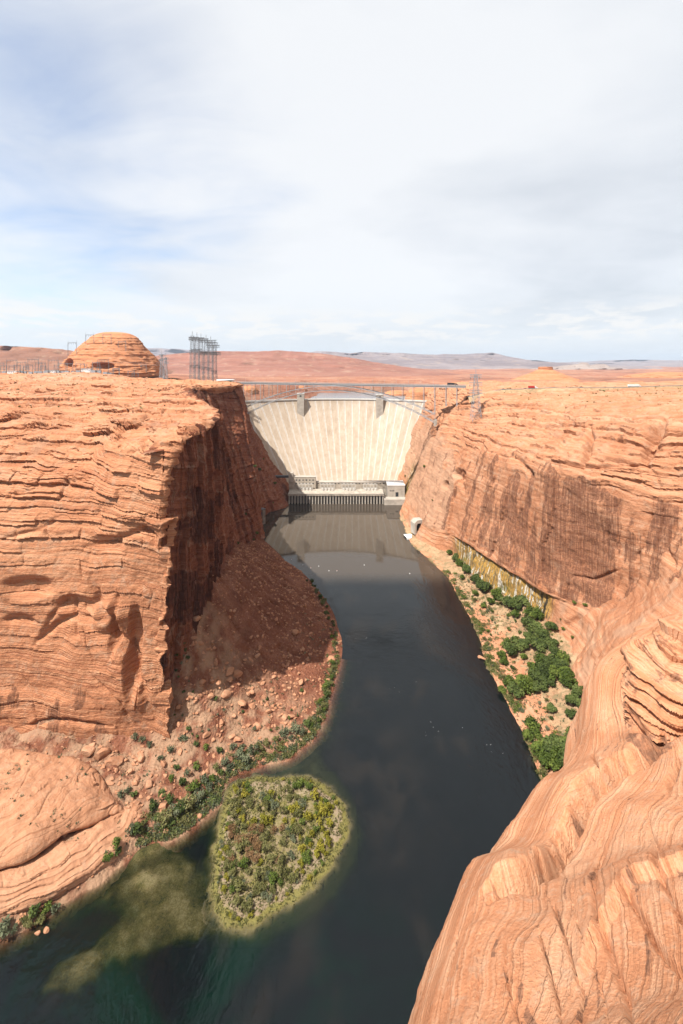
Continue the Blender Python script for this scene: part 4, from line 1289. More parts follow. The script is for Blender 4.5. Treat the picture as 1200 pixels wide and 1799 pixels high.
for k, (px, Yq, wx_, H, zb) in enumerate([(452, 1130, 42, 22, 166), (488, 1180, 30, 17, 166), (520, 1290, 34, 16, 164), (436, 1060, 26, 24, 166), (745, 1150, 48, 22, 160), (790, 1120, 60, 30, 158), (700, 1330, 46, 14, 150)]):
    butte('rock_outcrop', (px - 600) / 800 * Yq, Yq, zb - 6, wx_, 34, [(1.1, -.2), (1.0, .0), (.94, .35), (.86, .62), (.7, .85), (.4, .97), (0, 1.0)], H + 6, M['butte'],
          ['red rock outcrop behind the left end of the dam', 'narrow red outcrop on the lake shore left of the left dam tower', 'low red outcrop at the lake edge behind the left dam tower', 'red outcrop under the left bridge posts',
           'orange outcrop behind the right end of the dam', 'broad orange outcrop under the right end of the bridge', 'pale low outcrop at the right edge of the lake'][k], 61 + k, nth=90, nh=50, beds=5)

# ------------------------------------------------------------------ mesh collecting
class MB:
    """collects boxes, bars and tubes and links them as one mesh object"""
    def __init__(self):
        self.v, self.f = [], []

    def _add(self, V, F):
        o = sum(len(x) for x in self.v)
        self.v.append(np.asarray(V, float))
        self.f += [tuple(i + o for i in q) for q in F]

    def box(self, x0, x1, y0, y1, z0, z1):
        V = [(x, y, z) for x in (x0, x1) for y in (y0, y1) for z in (z0, z1)]
        self._add(V, [(0, 1, 3, 2), (4, 6, 7, 5), (0, 4, 5, 1), (2, 3, 7, 6), (0, 2, 6, 4), (1, 5, 7, 3)])
        return self

    def bar(self, a, b, w=.4, h=None):
        a, b = Vector(a), Vector(b)
        d = (b - a)
        if d.length < 1e-6: return self
        d.normalize()
        up = Vector((0, 0, 1)) if abs(d.z) < .95 else Vector((0, 1, 0))
        s = d.cross(up).normalized() * w * .5
        u = s.cross(d).normalized() * (h or w) * .5
        V = [tuple(p + i * s + j * u) for p in (a, b) for i, j in ((-1, -1), (1, -1), (1, 1), (-1, 1))]
        self._add(V, [(3, 2, 1, 0), (4, 5, 6, 7), (0, 1, 5, 4), (1, 2, 6, 5), (2, 3, 7, 6), (3, 0, 4, 7)])
        return self

    def tube(self, a, b, r0, r1=None, n=10):
        r1 = r0 if r1 is None else r1
        a, b = Vector(a), Vector(b)
        d = (b - a).normalized()
        up = Vector((0, 0, 1)) if abs(d.z) < .95 else Vector((0, 1, 0))
        s = d.cross(up).normalized()
        u = s.cross(d).normalized()
        V = []
        for p, r in ((a, r0), (b, r1)):
            for k in range(n):
                t = 2 * math.pi * k / n
                V.append(tuple(p + (s * math.cos(t) + u * math.sin(t)) * r))
        F = [(k, (k + 1) % n, n + (k + 1) % n, n + k) for k in range(n)]
        F += [tuple(range(n))[::-1], tuple(range(n, 2 * n))]
        self._add(V, F)
        return self

    def poly(self, pts, F):
        self._add(pts, F)
        return self

    def build(self, name, mat, parent=None, smooth=False, kind=None):
        me = bpy.data.meshes.new(name)
        me.from_pydata([tuple(p) for p in np.concatenate(self.v)], [], self.f)
        if smooth:
            me.polygons.foreach_set('use_smooth', np.ones(len(me.polygons), bool))
        me.update()
        return info(link_mesh(name, me, mat, parent), kind=kind)


def kids(o, cache={}):
    if o.name not in cache:
        cache[o.name] = [c for c in COL.objects if c.parent is o]
    return cache[o.name]


def copy_tree(o, loc=None, rz=None, sc=None, label=None, group=None, parent=None):
    c = o.copy()
    COL.objects.link(c)
    if parent is not None: c.parent = parent
    if loc is not None: c.location = loc
    if rz is not None: c.rotation_euler = (0, 0, rz)
    if sc is not None: c.scale = sc if hasattr(sc, '__len__') else (sc, sc, sc)
    if label: c['label'] = label
    if group: c['group'] = group
    for k in kids(o):
        copy_tree(k, parent=c)
    return c


bpy.context.view_layer.update()
_dg = bpy.context.evaluated_depsgraph_get()
_bvh_far = [BVHTree.FromObject(o, _dg) for o in list(COL.objects) if o.type == 'MESH' and o.name.split('.')[0] in
            ('canyon_rim', 'canyon_wall', 'river_bank', 'talus_slope', 'rock_bench', 'rock_dome', 'island')]
_bvh = _bvh_far + [BVHTree.FromObject(o, _dg) for o in list(COL.objects) if o.type == 'MESH' and o.name.split('.')[0] in
        ('slickrock', 'desert_plain', 'butte')]


def ground(x, y, top=600):
    """height of the land under a point"""
    best = None
    for b in _bvh:
        h = b.ray_cast(Vector((x, y, top)), Vector((0, 0, -1)))
        if h[0] is not None and (best is None or h[0].z > best[0].z):
            best = h
    return best[0] if best else None


def sight(px, py, near=False):
    """where the sight line through a surveyed photo point meets the land"""
    d = Vector(((px - 600) / 800, 1, -(py - 640) / 800)).normalized()
    best = None
    for b in (_bvh if near else _bvh_far):
        h = b.ray_cast(Vector(CAM), d)
        if h[0] is not None and (best is None or h[3] < best[3]):
            best = h
    return best[0] if best else None


# ------------------------------------------------------------------ dam
Z0, ZC = 0.0, 163.0
dam = empty('dam', (0, 985, 0), 0, 'tall pale concrete arch dam closing the gorge', 'dam')


def dam_pt(u, h, off=0.0):
    hw = 116 + (199 - 116) * h ** .92
    sg = 30 + 42 * h
    cx = 2 - 12 * h
    yc = 985 - 94 * (1 - h) ** 1.25
    x = cx + u * hw
    y = yc - sg * u * u
    nx, ny = 2 * sg * u / hw, 1.0
    ln = math.hypot(nx, ny)
    return (x + off * nx / ln, y + off * ny / ln - 985, Z0 + h * (ZC - Z0))


NB = 26
for k in range(NB):
    u0, u1 = -1.04 + 2.08 * k / NB, -1.04 + 2.08 * (k + 1) / NB
    e = .0016
    V, J, Dn, F = [], [], [], []
    rows, cols = 23, 4
    for j in range(rows):
        hh = j / (rows - 1)
        for i in range(cols):
            u = u0 + e + (u1 - u0 - 2 * e) * i / (cols - 1)
            V.append(dam_pt(u, hh, .0)); J.append(k + .5 * 0 + i / (cols - 1)); Dn.append(1 - hh)
        for u, jj in ((u0 + e, 0), (u1 - e, 1)):
            V.append(dam_pt(u, hh, 2.0)); J.append(k + jj); Dn.append(1 - hh)
    w_ = cols + 2
    for j in range(rows - 1):
        a = j * w_; b = a + w_
        for i in range(cols - 1):
            F.append((a + i, a + i + 1, b + i + 1, b + i))
        F.append((a + cols, a, b, b + cols))
        F.append((a + cols - 1, a + cols + 1, b + cols + 1, b + cols - 1))
    me = np_mesh('concrete_block', np.array(V), np.array(F), False, {'joint': np.array(J) * .998 + .001, 'down': Dn})
    link_mesh('concrete_block', me, M['dam'], dam)
# body behind the blocks, up to the crest road
V, F = [], []
us = np.linspace(-1.06, 1.06, 61)
for u in us:
    V += [dam_pt(u, q, .7) for q in np.linspace(0, 1, 22)] + [dam_pt(u, 1.0, 9), dam_pt(u, 0, 60)]
for i in range(60):
    for j in range(23):
        a = i * 24 + j
        F.append((a, a + 24, a + 25, a + 1))
link_mesh('core', np_mesh('core', np.array(V), np.array(F), False), M['dark_concrete'], dam)


def dam_strip(name, o0, o1, z0, z1, mat):
    V, F = [], []
    for u in us:
        for off, z in ((o0, z0), (o0, z1), (o1, z1), (o1, z0)):
            x, y, _ = dam_pt(u, 1.0, off)
            V.append((x, y, z))
    for i in range(60):
        for j in range(4):
            a = i * 4 + j
            b = i * 4 + (j + 1) % 4
            F.append((a, b, b + 4, a + 4))
    return link_mesh(name, np_mesh(name, np.array(V), np.array(F), False), mat, dam)


dam_strip('crest_road', -1.2, 9.5, ZC + .004, ZC + 1.6, M['pale_concrete'])
dam_strip('parapet', -1.6, -.9, ZC + .8, ZC + 2.9, M['pale_concrete'])
dam_strip('parapet', 8.8, 9.4, ZC + 1.61, ZC + 2.8, M['pale_concrete'])
for px, zt in ((528.0, 177.5), (667.0, 175.5)):
    u = ((px - 600) / 800 * 962 + 10) / 199
    x, y, _ = dam_pt(u, 1.0, 0)
    tw = MB()
    tw.box(x - 7.2, x + 7.2, y - 12.5, y + 3, 118, zt)
    o = tw.build('elevator_tower', M['concrete'], dam)
    MB().box(x - 7.7, x + 7.7, y - 13, y + 3.5, zt, zt + 1.1).build('cap', M['pale_concrete'], o)
    MB().box(x - 2, x + 2, y - 12.62, y - 12.5, zt - 6, zt - 3).build('window', M['glass_dark'], o)
for i in range(-7, 8):                                   # gate hoists and lamp posts along the crest
    x, y, _ = dam_pt(i / 8.2, 1.0, 2)
    MB().bar((x, y, ZC + 1.6), (x, y, ZC + 9), .35).bar((x, y, ZC + 8.9), (x, y - 2.2, ZC + 9.3), .3).build('lamp_post', M['steel'], dam)

# ------------------------------------------------------------------ power house at the toe
ph = empty('power_plant', (0, 790, 0), 0, 'long low concrete power house at the foot of the dam', 'power plant')
yy = -790
MB().box(-92, 73, 781 + yy, 816 + yy, 14.6, 17.0).build('deck', M['stained_concrete'], ph)
MB().box(-92, 73, 780.8 + yy, 781.3 + yy, 17.0, 18.1).build('parapet', M['concrete'], ph)
MB().box(-91, 72, 788 + yy, 816 + yy, -8, 14.59).build('wall', M['dark_concrete'], ph)
pr = MB().box(-.9, .9, 782 + yy, 788 + yy, -8, 14.58).build('pier', M['concrete'], ph)
pr.location = (-90, 0, 0)
for i in range(1, 33):
    c = pr.copy(); COL.objects.link(c); c.location = (-90 + i * 5.03, 0, 0)
ml = MB().box(-46, 80, 818 + yy, 830 + yy, 5, 27.5).build('hall', M['stained_concrete'], ph)
MB().box(-46.4, 80.4, 817.6 + yy, 830.4 + yy, 27.5, 28.2).build('roof', M['concrete'], ml)
wd = MB().box(-1.1, 1.1, 817.86 + yy, 818.1 + yy, 25.0, 26.8).build('window', M['glass_dark'], ml)
wd.location = (-42, 0, 0)
for i in range(1, 20):
    c = wd.copy(); COL.objects.link(c); c.location = (-42 + i * 6.2, 0, 0)
lb_ = MB().box(-94, -46.02, 814 + yy, 824 + yy, 5, 38).build('service_block', M['stained_concrete'], ph)
MB().box(-94.3, -45.8, 813.7 + yy, 824.3 + yy, 38, 38.7).build('roof', M['concrete'], lb_)
MB().box(-94.4, -86.5, 812.6 + yy, 822 + yy, 30, 46).build('stair_tower', M['concrete'], lb_)
for i in range(6):
    for j in range(2):
        MB().box(-82 + i * 6, -79.5 + i * 6, 813.86 + yy, 814.1 + yy, 26 + j * 6, 28 + j * 6).build('window', M['glass_dark'], lb_)
rb_ = MB().box(80.5, 110, 792 + yy, 822 + yy, 3, 29).build('machine_shop', M['concrete'], ph)
MB().box(80, 110.6, 791.5 + yy, 822.5 + yy, 29, 30.2).build('roof', M['white_paint'], rb_)
MB().box(94, 99, 791.84 + yy, 792.1 + yy, 10, 17.5).build('door', M['glass_dark'], rb_)
for i in range(3):
    MB().box(84 + i * 3, 85.6 + i * 3, 791.84 + yy, 792.1 + yy, 19, 21).build('window', M['glass_dark'], rb_)
MB().box(73.02, 112, 776 + yy, 791.9 + yy, -6, 9.5).build('abutment', M['concrete'], ph)
MB().tube((-132, 828 + yy, 36), (-94, 828 + yy, 36), 2.4, n=14).build('pipe', M['dark_steel'], ph)
# transformer banks on the deck
where = ['in the shade at its left end', 'second from its left end', 'second from its right end', 'at its right end']
for b, x0 in enumerate((-88 + 12, -37, 0.5, 39)):
    tb = empty('transformer_bank', (x0, 806, 17.0), 0, f'pale transformer bank on the power house deck, {where[b]}', 'transformer', 'transformer banks on the power house deck')
    fr = MB()
    for i in range(5):
        fr.bar((i * 6, 4, 0), (i * 6, 4, 10), .8)
    fr.bar((-.4, 4, 10), (24.4, 4, 10), .9)
    fr.build('gantry', M['pale_concrete'], tb)
    for i in range(4):
        tr = MB().box(i * 6 + 1.4, i * 6 + 4.6, -2.2, 2.0, 0, 4.4).build('transformer', M['pale_concrete'], tb)
        m_ = MB()
        for q in (-1, 0, 1):
            m_.tube((i * 6 + 3 + q, 0, 4.4), (i * 6 + 3 + q, 0, 6.6), .28, .15, 6)
        m_.build('bushing', M['dark_steel'], tr)

# ------------------------------------------------------------------ steel arch bridge
A_, B_ = Vector((-169, 800, 0)), Vector((143, 698, 0))
dirb = (B_ - A_).normalized()
nb = Vector((-dirb.y, dirb.x, 0))
L_ = (B_ - A_).length
br = empty('arch_bridge', tuple((A_ + B_) / 2), 0, 'slender grey steel arch bridge spanning the gorge in front of the dam', 'bridge')
org = (A_ + B_) / 2


def bp_(s, off, z):
    p = A_ + dirb * s + nb * off - org
    return (p.x, p.y, z)


def deck_z(s): return 208.3 - .4 * (s / L_)
def lowz(s): return 151 + (197 - 151) * (1 - ((s / L_ - .5) * 2) ** 2)
def upz(s): return 164 + (204.6 - 164) * (1 - abs((s / L_ - .5) * 2) ** 1.9)


dk = MB()
s0_, s1_ = -44, L_ + 46
dk.poly([bp_(s, o, deck_z(s) + dz_) for s in (s0_, s1_) for o in (-6.3, 6.3) for dz_ in (-1.1, 0)],
        [(0, 1, 3, 2), (4, 6, 7, 5), (0, 4, 5, 1), (2, 3, 7, 6), (0, 2, 6, 4), (1, 5, 7, 3)])
dko = dk.build('deck', M['deck'], br)
MB().poly([bp_(s, o, deck_z(s) + .006) for s in (s0_, s1_) for o in (-4.6, 4.6)], [(0, 2, 3, 1)]).build('roadway', M['asphalt'], dko)
for o in (-5.4, 5.4):
    MB().bar(bp_(s0_, o, deck_z(s0_) - 2.1), bp_(s1_, o, deck_z(s1_) - 2.1), .5, 1.9).build('girder', M['steel'], br)
for o in (-6.1, 6.1):
    r_ = MB()
    for zz_ in (.55, 1.05, 1.5):
        r_.bar(bp_(s0_, o, deck_z(s0_) + zz_), bp_(s1_, o, deck_z(s1_) + zz_), .14)
    for i in range(105):
        s_ = s0_ + (s1_ - s0_) * i / 104
        r_.bar(bp_(s_, o, deck_z(s_)), bp_(s_, o, deck_z(s_) + 1.55), .14)
    r_.build('railing', M['steel'], br)
NPn = 20
for o in (-6, 6):
    for zf_, nm in ((lowz, 'lower_chord'), (upz, 'upper_chord')):
        c_ = MB()
        for i in range(NPn):
            a, b = L_ * i / NPn, L_ * (i + 1) / NPn
            c_.bar(bp_(a, o, zf_(a)), bp_(b, o, zf_(b)), .75, .9)
        c_.build(nm, M['steel'], br)
    wb = MB()
    for i in range(NPn + 1):
        a = L_ * i / NPn
        wb.bar(bp_(a, o, lowz(a)), bp_(a, o, upz(a)), .36)
        if i < NPn:
            b = L_ * (i + 1) / NPn
            if i < NPn / 2: wb.bar(bp_(a, o, upz(a)), bp_(b, o, lowz(b)), .32)
            else: wb.bar(bp_(a, o, lowz(a)), bp_(b, o, upz(b)), .32)
    wb.build('web', M['steel'], br)
    for i in range(0, NPn + 1):
        a = L_ * i / NPn
        if deck_z(a) - 3 - upz(a) > 1.0:
            MB().bar(bp_(a, o, upz(a)), bp_(a, o, deck_z(a) - 3), .7).build('column', M['steel'], br)
    for s_ in (L_ + 17, L_ + 33, -16):
        MB().bar(bp_(s_, o, 176 if s_ > 0 else 190), bp_(s_, o, deck_z(s_) - 3), .7).build('column', M['steel'], br)
lt = MB()
for i in range(NPn + 1):
    a = L_ * i / NPn
    for zf_ in (lowz, upz):
        lt.bar(bp_(a, -6, zf_(a)), bp_(a, 6, zf_(a)), .3)
        if i < NPn:
            b = L_ * (i + 1) / NPn
            lt.bar(bp_(a, -6, zf_(a)), bp_(b, 6, zf_(b)), .24)
            lt.bar(bp_(a, 6, zf_(a)), bp_(b, -6, zf_(b)), .24)
lt.build('cross_bracing', M['steel'], br)
for e_, s_ in ((A_, -1.0), (B_, L_ + 1.0)):
    for o in (-6, 6):
        x, y, z = bp_(s_, o, 0)
        MB().box(x - 1.6, x + 1.6, y - 1.6, y + 1.6, 146, 155).build('skewback', M['concrete'], br)
for i in range(22):
    s_ = s0_ + (s1_ - s0_) * (i + .5) / 22
    MB().bar(bp_(s_, -5.9, deck_z(s_)), bp_(s_, -5.9, deck_z(s_) + 8), .22).build('lamp_post', M['steel'], br)


# ------------------------------------------------------------------ lattice towers
ls = M['lattice_steel']

def lattice(mb, w0, w1, z0, z1, n, th):
    for k in range(n):
        za, zb = z0 + (z1 - z0) * k / n, z0 + (z1 - z0) * (k + 1) / n
        wa, wb_ = (w0 + (w1 - w0) * k / n) / 2, (w0 + (w1 - w0) * (k + 1) / n) / 2
        c0 = [(-wa, -wa), (wa, -wa), (wa, wa), (-wa, wa)]
        c1 = [(-wb_, -wb_), (wb_, -wb_), (wb_, wb_), (-wb_, wb_)]
        for i in range(4):
            j = (i + 1) % 4
            mb.bar((*c0[i], za), (*c1[j], zb), th)
            mb.bar((*c0[j], za), (*c1[i], zb), th)
            mb.bar((*c1[i], zb), (*c1[j], zb), th)


def lattice_tower(name, H, wb, wt, arms, label, cat, mat, th=.34, peaks=1, n=11, group=None):
    t = empty(name, (0, 0, 0), 0, label, cat, group)
    for sx in (-1, 1):
        for sy in (-1, 1):
            MB().bar((sx * wb / 2, sy * wb / 2, -2), (sx * wt / 2, sy * wt / 2, H), th * 1.35).build('leg', mat, t)
    b = MB(); lattice(b, wb, wt, 0, H, n, th); b.build('bracing', mat, t)
    for zf, left, right in arms:
        a = MB()
        z = H * zf
        for sy in (-wt / 2, wt / 2):
            a.bar((-left, sy * .4, z + 2.1), (right, sy * .4, z + 2.1), th * 2.4)
            a.bar((-left, sy * .4, z - 2.1), (right, sy * .4, z - 2.1), th * 1.8)
        k = int((left + right) / 2.2)
        for i in range(k):
            x = -left + (left + right) * i / k
            x2 = -left + (left + right) * (i + 1) / k
            a.bar((x, -wt * .2, z - 2.1), (x2, -wt * .2, z + 2.1), th)
            a.bar((x, wt * .2, z + 2.1), (x2, wt * .2, z - 2.1), th)
            a.bar((x, -wt * .2, z + 1.2), (x2, wt * .2, z + 1.2), th)
        ao = a.build('crossarm', M['dark_steel'] if mat is ls else mat, t)
        for x in np.arange(-left + .5, right, 6.0):
            MB().tube((x, 0, z - 1.2), (x + .6, 0, z - 4.6), .28, .28, 6).build('insulator', M['dark_steel'], ao)
    for p in range(peaks):
        x = 0 if peaks == 1 else -wt / 2 + wt * p / (peaks - 1)
        pk = MB()
        for sx in (-.9, .9):
            pk.bar((x + sx, 0, H), (x, 0, H + 9), th)
        pk.bar((x - .6, 0, H + 3), (x + .3, 0, H + 6), th * .8)
        pk.build('peak', mat, t)
    return t



SPEC = [(338, 868, 590, 10, [(.955, 7, 12), (.70, 6, 10)], 'lattice tower at the left end of the dense tower group'),
        (346, 850, 592, 10, [(.965, 15, 14), (.74, 11, 9)], 'lattice tower with a tall spike, second from the left of the dense tower group'),
        (353, 905, 593, 11, [(.96, 18, 15), (.69, 12, 12)], 'lattice tower behind the second tower of the dense group'),
        (362, 880, 595, 11, [(.95, 14, 20), (.72, 12, 20)], 'lattice tower with the widest crossarm in the middle of the dense group'),
        (370, 860, 599, 10, [(.94, 8, 14), (.75, 12, 17)], 'lattice tower carrying the long right-hand arms of the dense group'),
        (377, 900, 606, 10, [(.97, 14, 10), (.81, 8, 13)], 'lower lattice tower at the right end of the dense group')]
for px, Yq, ptop, wb, arms, lab in SPEC:
    x = (px - 600) / 800 * Yq
    g = ground(x, Yq)
    zg = g.z if g else 215
    H = 240 - (ptop - 640) / 800 * Yq - zg
    t = lattice_tower('lattice_tower', H, wb, 5.2, arms + [(.42, 5, 5)], lab, 'pylon', ls, .27, 2 if px in (347,) else 1, 12, 'lattice towers of the dense group above the left rim')
    t.location = (x, Yq, zg)
g = sight(836, 738)
if g:
    t = lattice_tower('lattice_tower', 62, 13, 3.2, [(.97, 8, 8), (.80, 9, 9), (.63, 9, 9)], 'lone slim lattice tower standing on the right rim by the bridge', 'pylon', M['equipment_grey'], .22, 1, 10)
    t.location = g
for px, Yq, ptop, lab in ((284, 930, 622, 'slim lattice tower beside the right foot of the domed butte'), (291, 905, 628, 'leaning-braced lattice tower between the butte and the dense tower group')):
    x = (px - 600) / 800 * Yq
    zg = ground(x, Yq).z
    t = lattice_tower('lattice_tower', 240 - (ptop - 640) / 800 * Yq - zg, 9, 2.2, [(.95, 6, 6), (.8, 6, 6)], lab, 'pylon', M['equipment_grey'], .3, 1, 8)
    t.location = (x, Yq, zg)

# ------------------------------------------------------------------ switchyard on the left plateau
G1 = 'steel gantries of the switchyard'


def gantry(H, span, label):
    t = empty('switchyard_gantry', (0, 0, 0), 0, label, 'gantry', G1)
    for x in (-span / 2, span / 2):
        b = MB()
        for sx in (-.7, .7):
            b.bar((x + sx, 0, -3), (x + sx * .6, 0, H), .32)
        n = int(H / 2.4)
        for k in range(n):
            b.bar((x - .65, 0, H * k / n), (x + .65, 0, H * (k + 1) / n), .2)
        b.bar((x, 0, H), (x, 0, H + 5), .22)
        b.build('column', ls, t)
    b = MB()
    for z in (H - .9, H):
        b.bar((-span / 2, 0, z), (span / 2, 0, z), .32)
    n = int(span / 1.8)
    for k in range(n):
        b.bar((-span / 2 + span * k / n, 0, H - .9), (-span / 2 + span * (k + 1) / n, 0, H), .2)
    b.build('beam', ls, t)
    for k in range(4):
        x = -span / 2 + span * (k + .5) / 4
        MB().tube((x, 0, H - .9), (x, 0, H - 4), .25, .25, 6).build('insulator', M['dark_steel'], t)
    return t


protos = [gantry(H, s_, 'grey lattice gantry of the switchyard') for H, s_ in ((19, 17), (26, 22), (14, 13))]
hrow = [('nearest', 905), ('second', 945), ('third', 985), ('rear', 1010)]
used = [False] * 3
place_words = ['left of the white control building', 'just behind the white control building', 'right of the white control building', 'before the left foot of the butte', 'before the dark alcove of the butte', 'below the middle of the butte', 'below the right half of the butte', 'at the right foot of the butte']
for r_, (rn, Yq) in enumerate(hrow):
    for i in range(11 if r_ < 3 else 8):
        px = -40 + i * 30 + r_ * 9 + random.uniform(-5, 5)
        if px > 262 or (r_ == 3 and px > 105): continue
        k = random.choice((0, 0, 1, 2)) if r_ > 0 else random.choice((0, 2, 2))
        x = (px - 600) / 800 * Yq
        g = ground(x, Yq)
        if g is None: continue
        o = protos[k]
        pw = place_words[min(7, max(0, int((px + 20) / 34)))]
        lab = f"{['medium', 'tall', 'low'][k]} grey lattice gantry {pw}, {rn} row"
        if not used[k]:
            used[k] = True
            o.location = (x, Yq, g.z); o['label'] = lab; o.rotation_euler = (0, 0, random.uniform(-.1, .1))
        else:
            copy_tree(o, (x, Yq, g.z), random.uniform(-.25, .25), None, lab)


def yard_box(kind_, x, Yq, label):
    g = ground(x, Yq)
    z = g.z
    if kind_ == 'building':
        t = empty('control_building', (x, Yq, z), 0, label, 'building')
        MB().box(-9, 9, -5, 5, -2, 5).build('wall', M['white_paint'], t)
        MB().box(-9.5, 9.5, -5.5, 5.5, 5, 5.7).build('roof', M['equipment_grey'], t)
        for i in (-6, -2, 2):
            MB().box(i, i + 1.6, -5.08, -4.95, 2, 3.6).build('window', M['glass_dark'], t)
        MB().box(6, 7.4, -5.08, -4.95, 0, 3).build('door', M['blue_paint'], t)
    return t


for px, Yq, lab in ((24, 880, 'white control building at the left end of the switchyard'), (92, 890, 'small white building among the switchgear left of the butte'), (153, 896, 'white building in front of the dark alcove of the butte')):
    yard_box('building', (px - 600) / 800 * Yq, Yq, lab)
sg = empty('switchgear', (0, 0, 0), 0, 'grey switchgear cabinet', 'switchgear', 'switchgear cabinets along the front of the yard')
MB().box(-4, 4, -1.5, 1.5, -2, 4.4).build('cabinet', M['equipment_grey'], sg)
b = MB()
for x in (-3, -1, 1, 3):
    b.tube((x, 0, 4.4), (x, 0, 8.2), .3, .2, 6)
b.build('bushing', M['dark_steel'], sg)
b = MB()
for x in (-3.9, 3.9):
    b.bar((x, 1.2, -2), (x, 1.2, 9.5), .3)
b.bar((-3.9, 1.2, 9.4), (3.9, 1.2, 9.4), .3)
b.build('busbar_frame', ls, sg)
first = True
for i in range(25):
    px = -30 + i * 9.3 + random.uniform(-2, 2)
    if 14 < px < 34 or 85 < px < 99 or 146 < px < 160: continue
    Yq = 884 + random.uniform(-4, 12)
    x = (px - 600) / 800 * Yq
    z = ground(x, Yq).z
    pw = place_words[min(7, max(0, int((px + 20) / 34)))]
    lab = f'grey switchgear cabinet with upright bushings, {pw}'
    if first:
        sg.location = (x, Yq, z); sg['label'] = lab; first = False
    else:
        copy_tree(sg, (x, Yq, z), random.uniform(-.1, .1), random.uniform(.8, 1.15), lab)
# conductors strung across the yard
for i, (pa, pb, za) in enumerate((((40, 960), (345, 850), 27), ((120, 960), (352, 905), 30), ((200, 950), (362, 880), 26))):
    pa3 = Vector(((pa[0] - 600) / 800 * pa[1], pa[1], 0)); pb3 = Vector(((pb[0] - 600) / 800 * pb[1], pb[1], 0))
    pa3.z = ground(pa3.x, pa3.y).z + za; pb3.z = ground(pb3.x, pb3.y).z + 48
    b = MB()
    for k in range(16):
        q0, q1 = k / 16, (k + 1) / 16
        f0 = pa3.lerp(pb3, q0) - Vector((0, 0, 22 * q0 * (1 - q0))); f1 = pa3.lerp(pb3, q1) - Vector((0, 0, 22 * q1 * (1 - q1)))
        b.bar(f0, f1, .12)
    info(b.build('power_line', M['equipment_grey']), ['lowest thin wire sagging from the switchyard to the lattice towers', 'middle thin wire sagging from the switchyard to the lattice towers', 'short thin wire from the butte side of the yard to the lattice towers'][i], 'wire', 'wires above the switchyard')

# ------------------------------------------------------------------ road on the right plateau and what drives on it
rp = [(188, 681), (240, 672), (320, 676), (420, 690), (520, 704), (640, 722), (800, 748)]
cent = []
for i in range(len(rp) - 1):
    for k in range(8):
        q = k / 8
        cent.append((rp[i][0] + (rp[i + 1][0] - rp[i][0]) * q, rp[i][1] + (rp[i + 1][1] - rp[i][1]) * q))
gz = []
for x, y in cent:
    g = ground(x, y); gz.append(max((ground(x, y + d_).z if ground(x, y + d_) else 204) for d_ in (-6, 0, 6)))
gz = np.convolve(np.pad(gz, 4, mode='edge'), np.ones(9) / 9, 'valid') + 1.2
V, F = [], []
for i, (x, y) in enumerate(cent):
    for o in (-13, -6, 6, 13):
        V.append((x, y + o, gz[i] - (7 if abs(o) > 10 else 0)))
for i in range(len(cent) - 1):
    for j in range(3):
        a = i * 4 + j
        F.append((a, a + 4, a + 5, a + 1))
info(link_mesh('road_bank', np_mesh('road_bank', np.array(V), np.array(F), True), M['bank']), 'earth embankment carrying the road on the right plateau', 'embankment', None, 'structure')
V, F = [], []
for i, (x, y) in enumerate(cent):
    V += [(x, y - 4.5, gz[i] + .02), (x, y + 4.5, gz[i] + .02)]
for i in range(len(cent) - 1):
    F.append((i * 2, i * 2 + 2, i * 2 + 3, i * 2 + 1))
info(link_mesh('road', np_mesh('road', np.array(V), np.array(F), True), M['asphalt']), 'dark asphalt road crossing the right plateau', 'road', None, 'structure')
gr_ = empty('guard_rail', (0, 0, 0), 0, 'steel guard rail along the near side of the plateau road', 'guard rail')
b = MB(); c = MB()
for i in range(len(cent) - 1):
    b.bar((cent[i][0], cent[i][1] - 5.6, gz[i] + .8), (cent[i + 1][0], cent[i + 1][1] - 5.6, gz[i + 1] + .8), .12, .4)
    c.bar((cent[i][0], cent[i][1] - 5.6, gz[i] - .4), (cent[i][0], cent[i][1] - 5.6, gz[i] + .9), .2)
b.build('rail', M['steel'], gr_); c.build('post', M['dark_steel'], gr_)


def wheels(t, xs, w, r=.5):
    for x in xs:
        for y in (-w, w):
            o = MB().tube((x, y - .18, r), (x, y + .18, r), r, r, 14).build('wheel', M['rubber'], t)
            MB().tube((x, y - .2, r), (x, y + .2, r), r * .5, r * .5, 10).build('rim', M['steel'], o)


def car(label, body, H=1.5, group='cars on the plateau road'):
    t = empty('car', (0, 0, 0), 0, label, 'car', group)
    p = [(-2.3, .4), (-2.3, .95), (-2.1, 1.05), (-1.5, 1.1), (1.0, 1.02), (2.15, .85), (2.3, .6), (2.3, .4)]
    n = len(p)
    MB().poly([(x, y, z) for y in (-.9, .9) for x, z in p], [tuple(range(n)), tuple(range(2 * n - 1, n - 1, -1))] + [(i, n + i, n + (i + 1) % n, (i + 1) % n) for i in range(n)]).build('body', body, t)
    q = [(-1.7, 1.06), (-1.2, H), (.3, H), (1.0, 1.02)]
    MB().poly([(x, y * (.8 if z < 1.2 else .68), z) for y in (-1, 1) for x, z in q], [(0, 1, 2, 3), (7, 6, 5, 4)] + [(i, 4 + i, 4 + (i + 1) % 4, (i + 1) % 4) for i in range(4)]).build('cabin', M['glass_dark'], t)
    MB().box(-1.15, .28, -.66, .66, H, H + .05).build('roof', body, t)
    wheels(t, (-1.4, 1.4), .82, .34)
    for y in (-.6, .6):
        MB().box(2.26, 2.33, y - .18, y + .18, .62, .78).build('headlight', M['white_paint'], t)
    return t


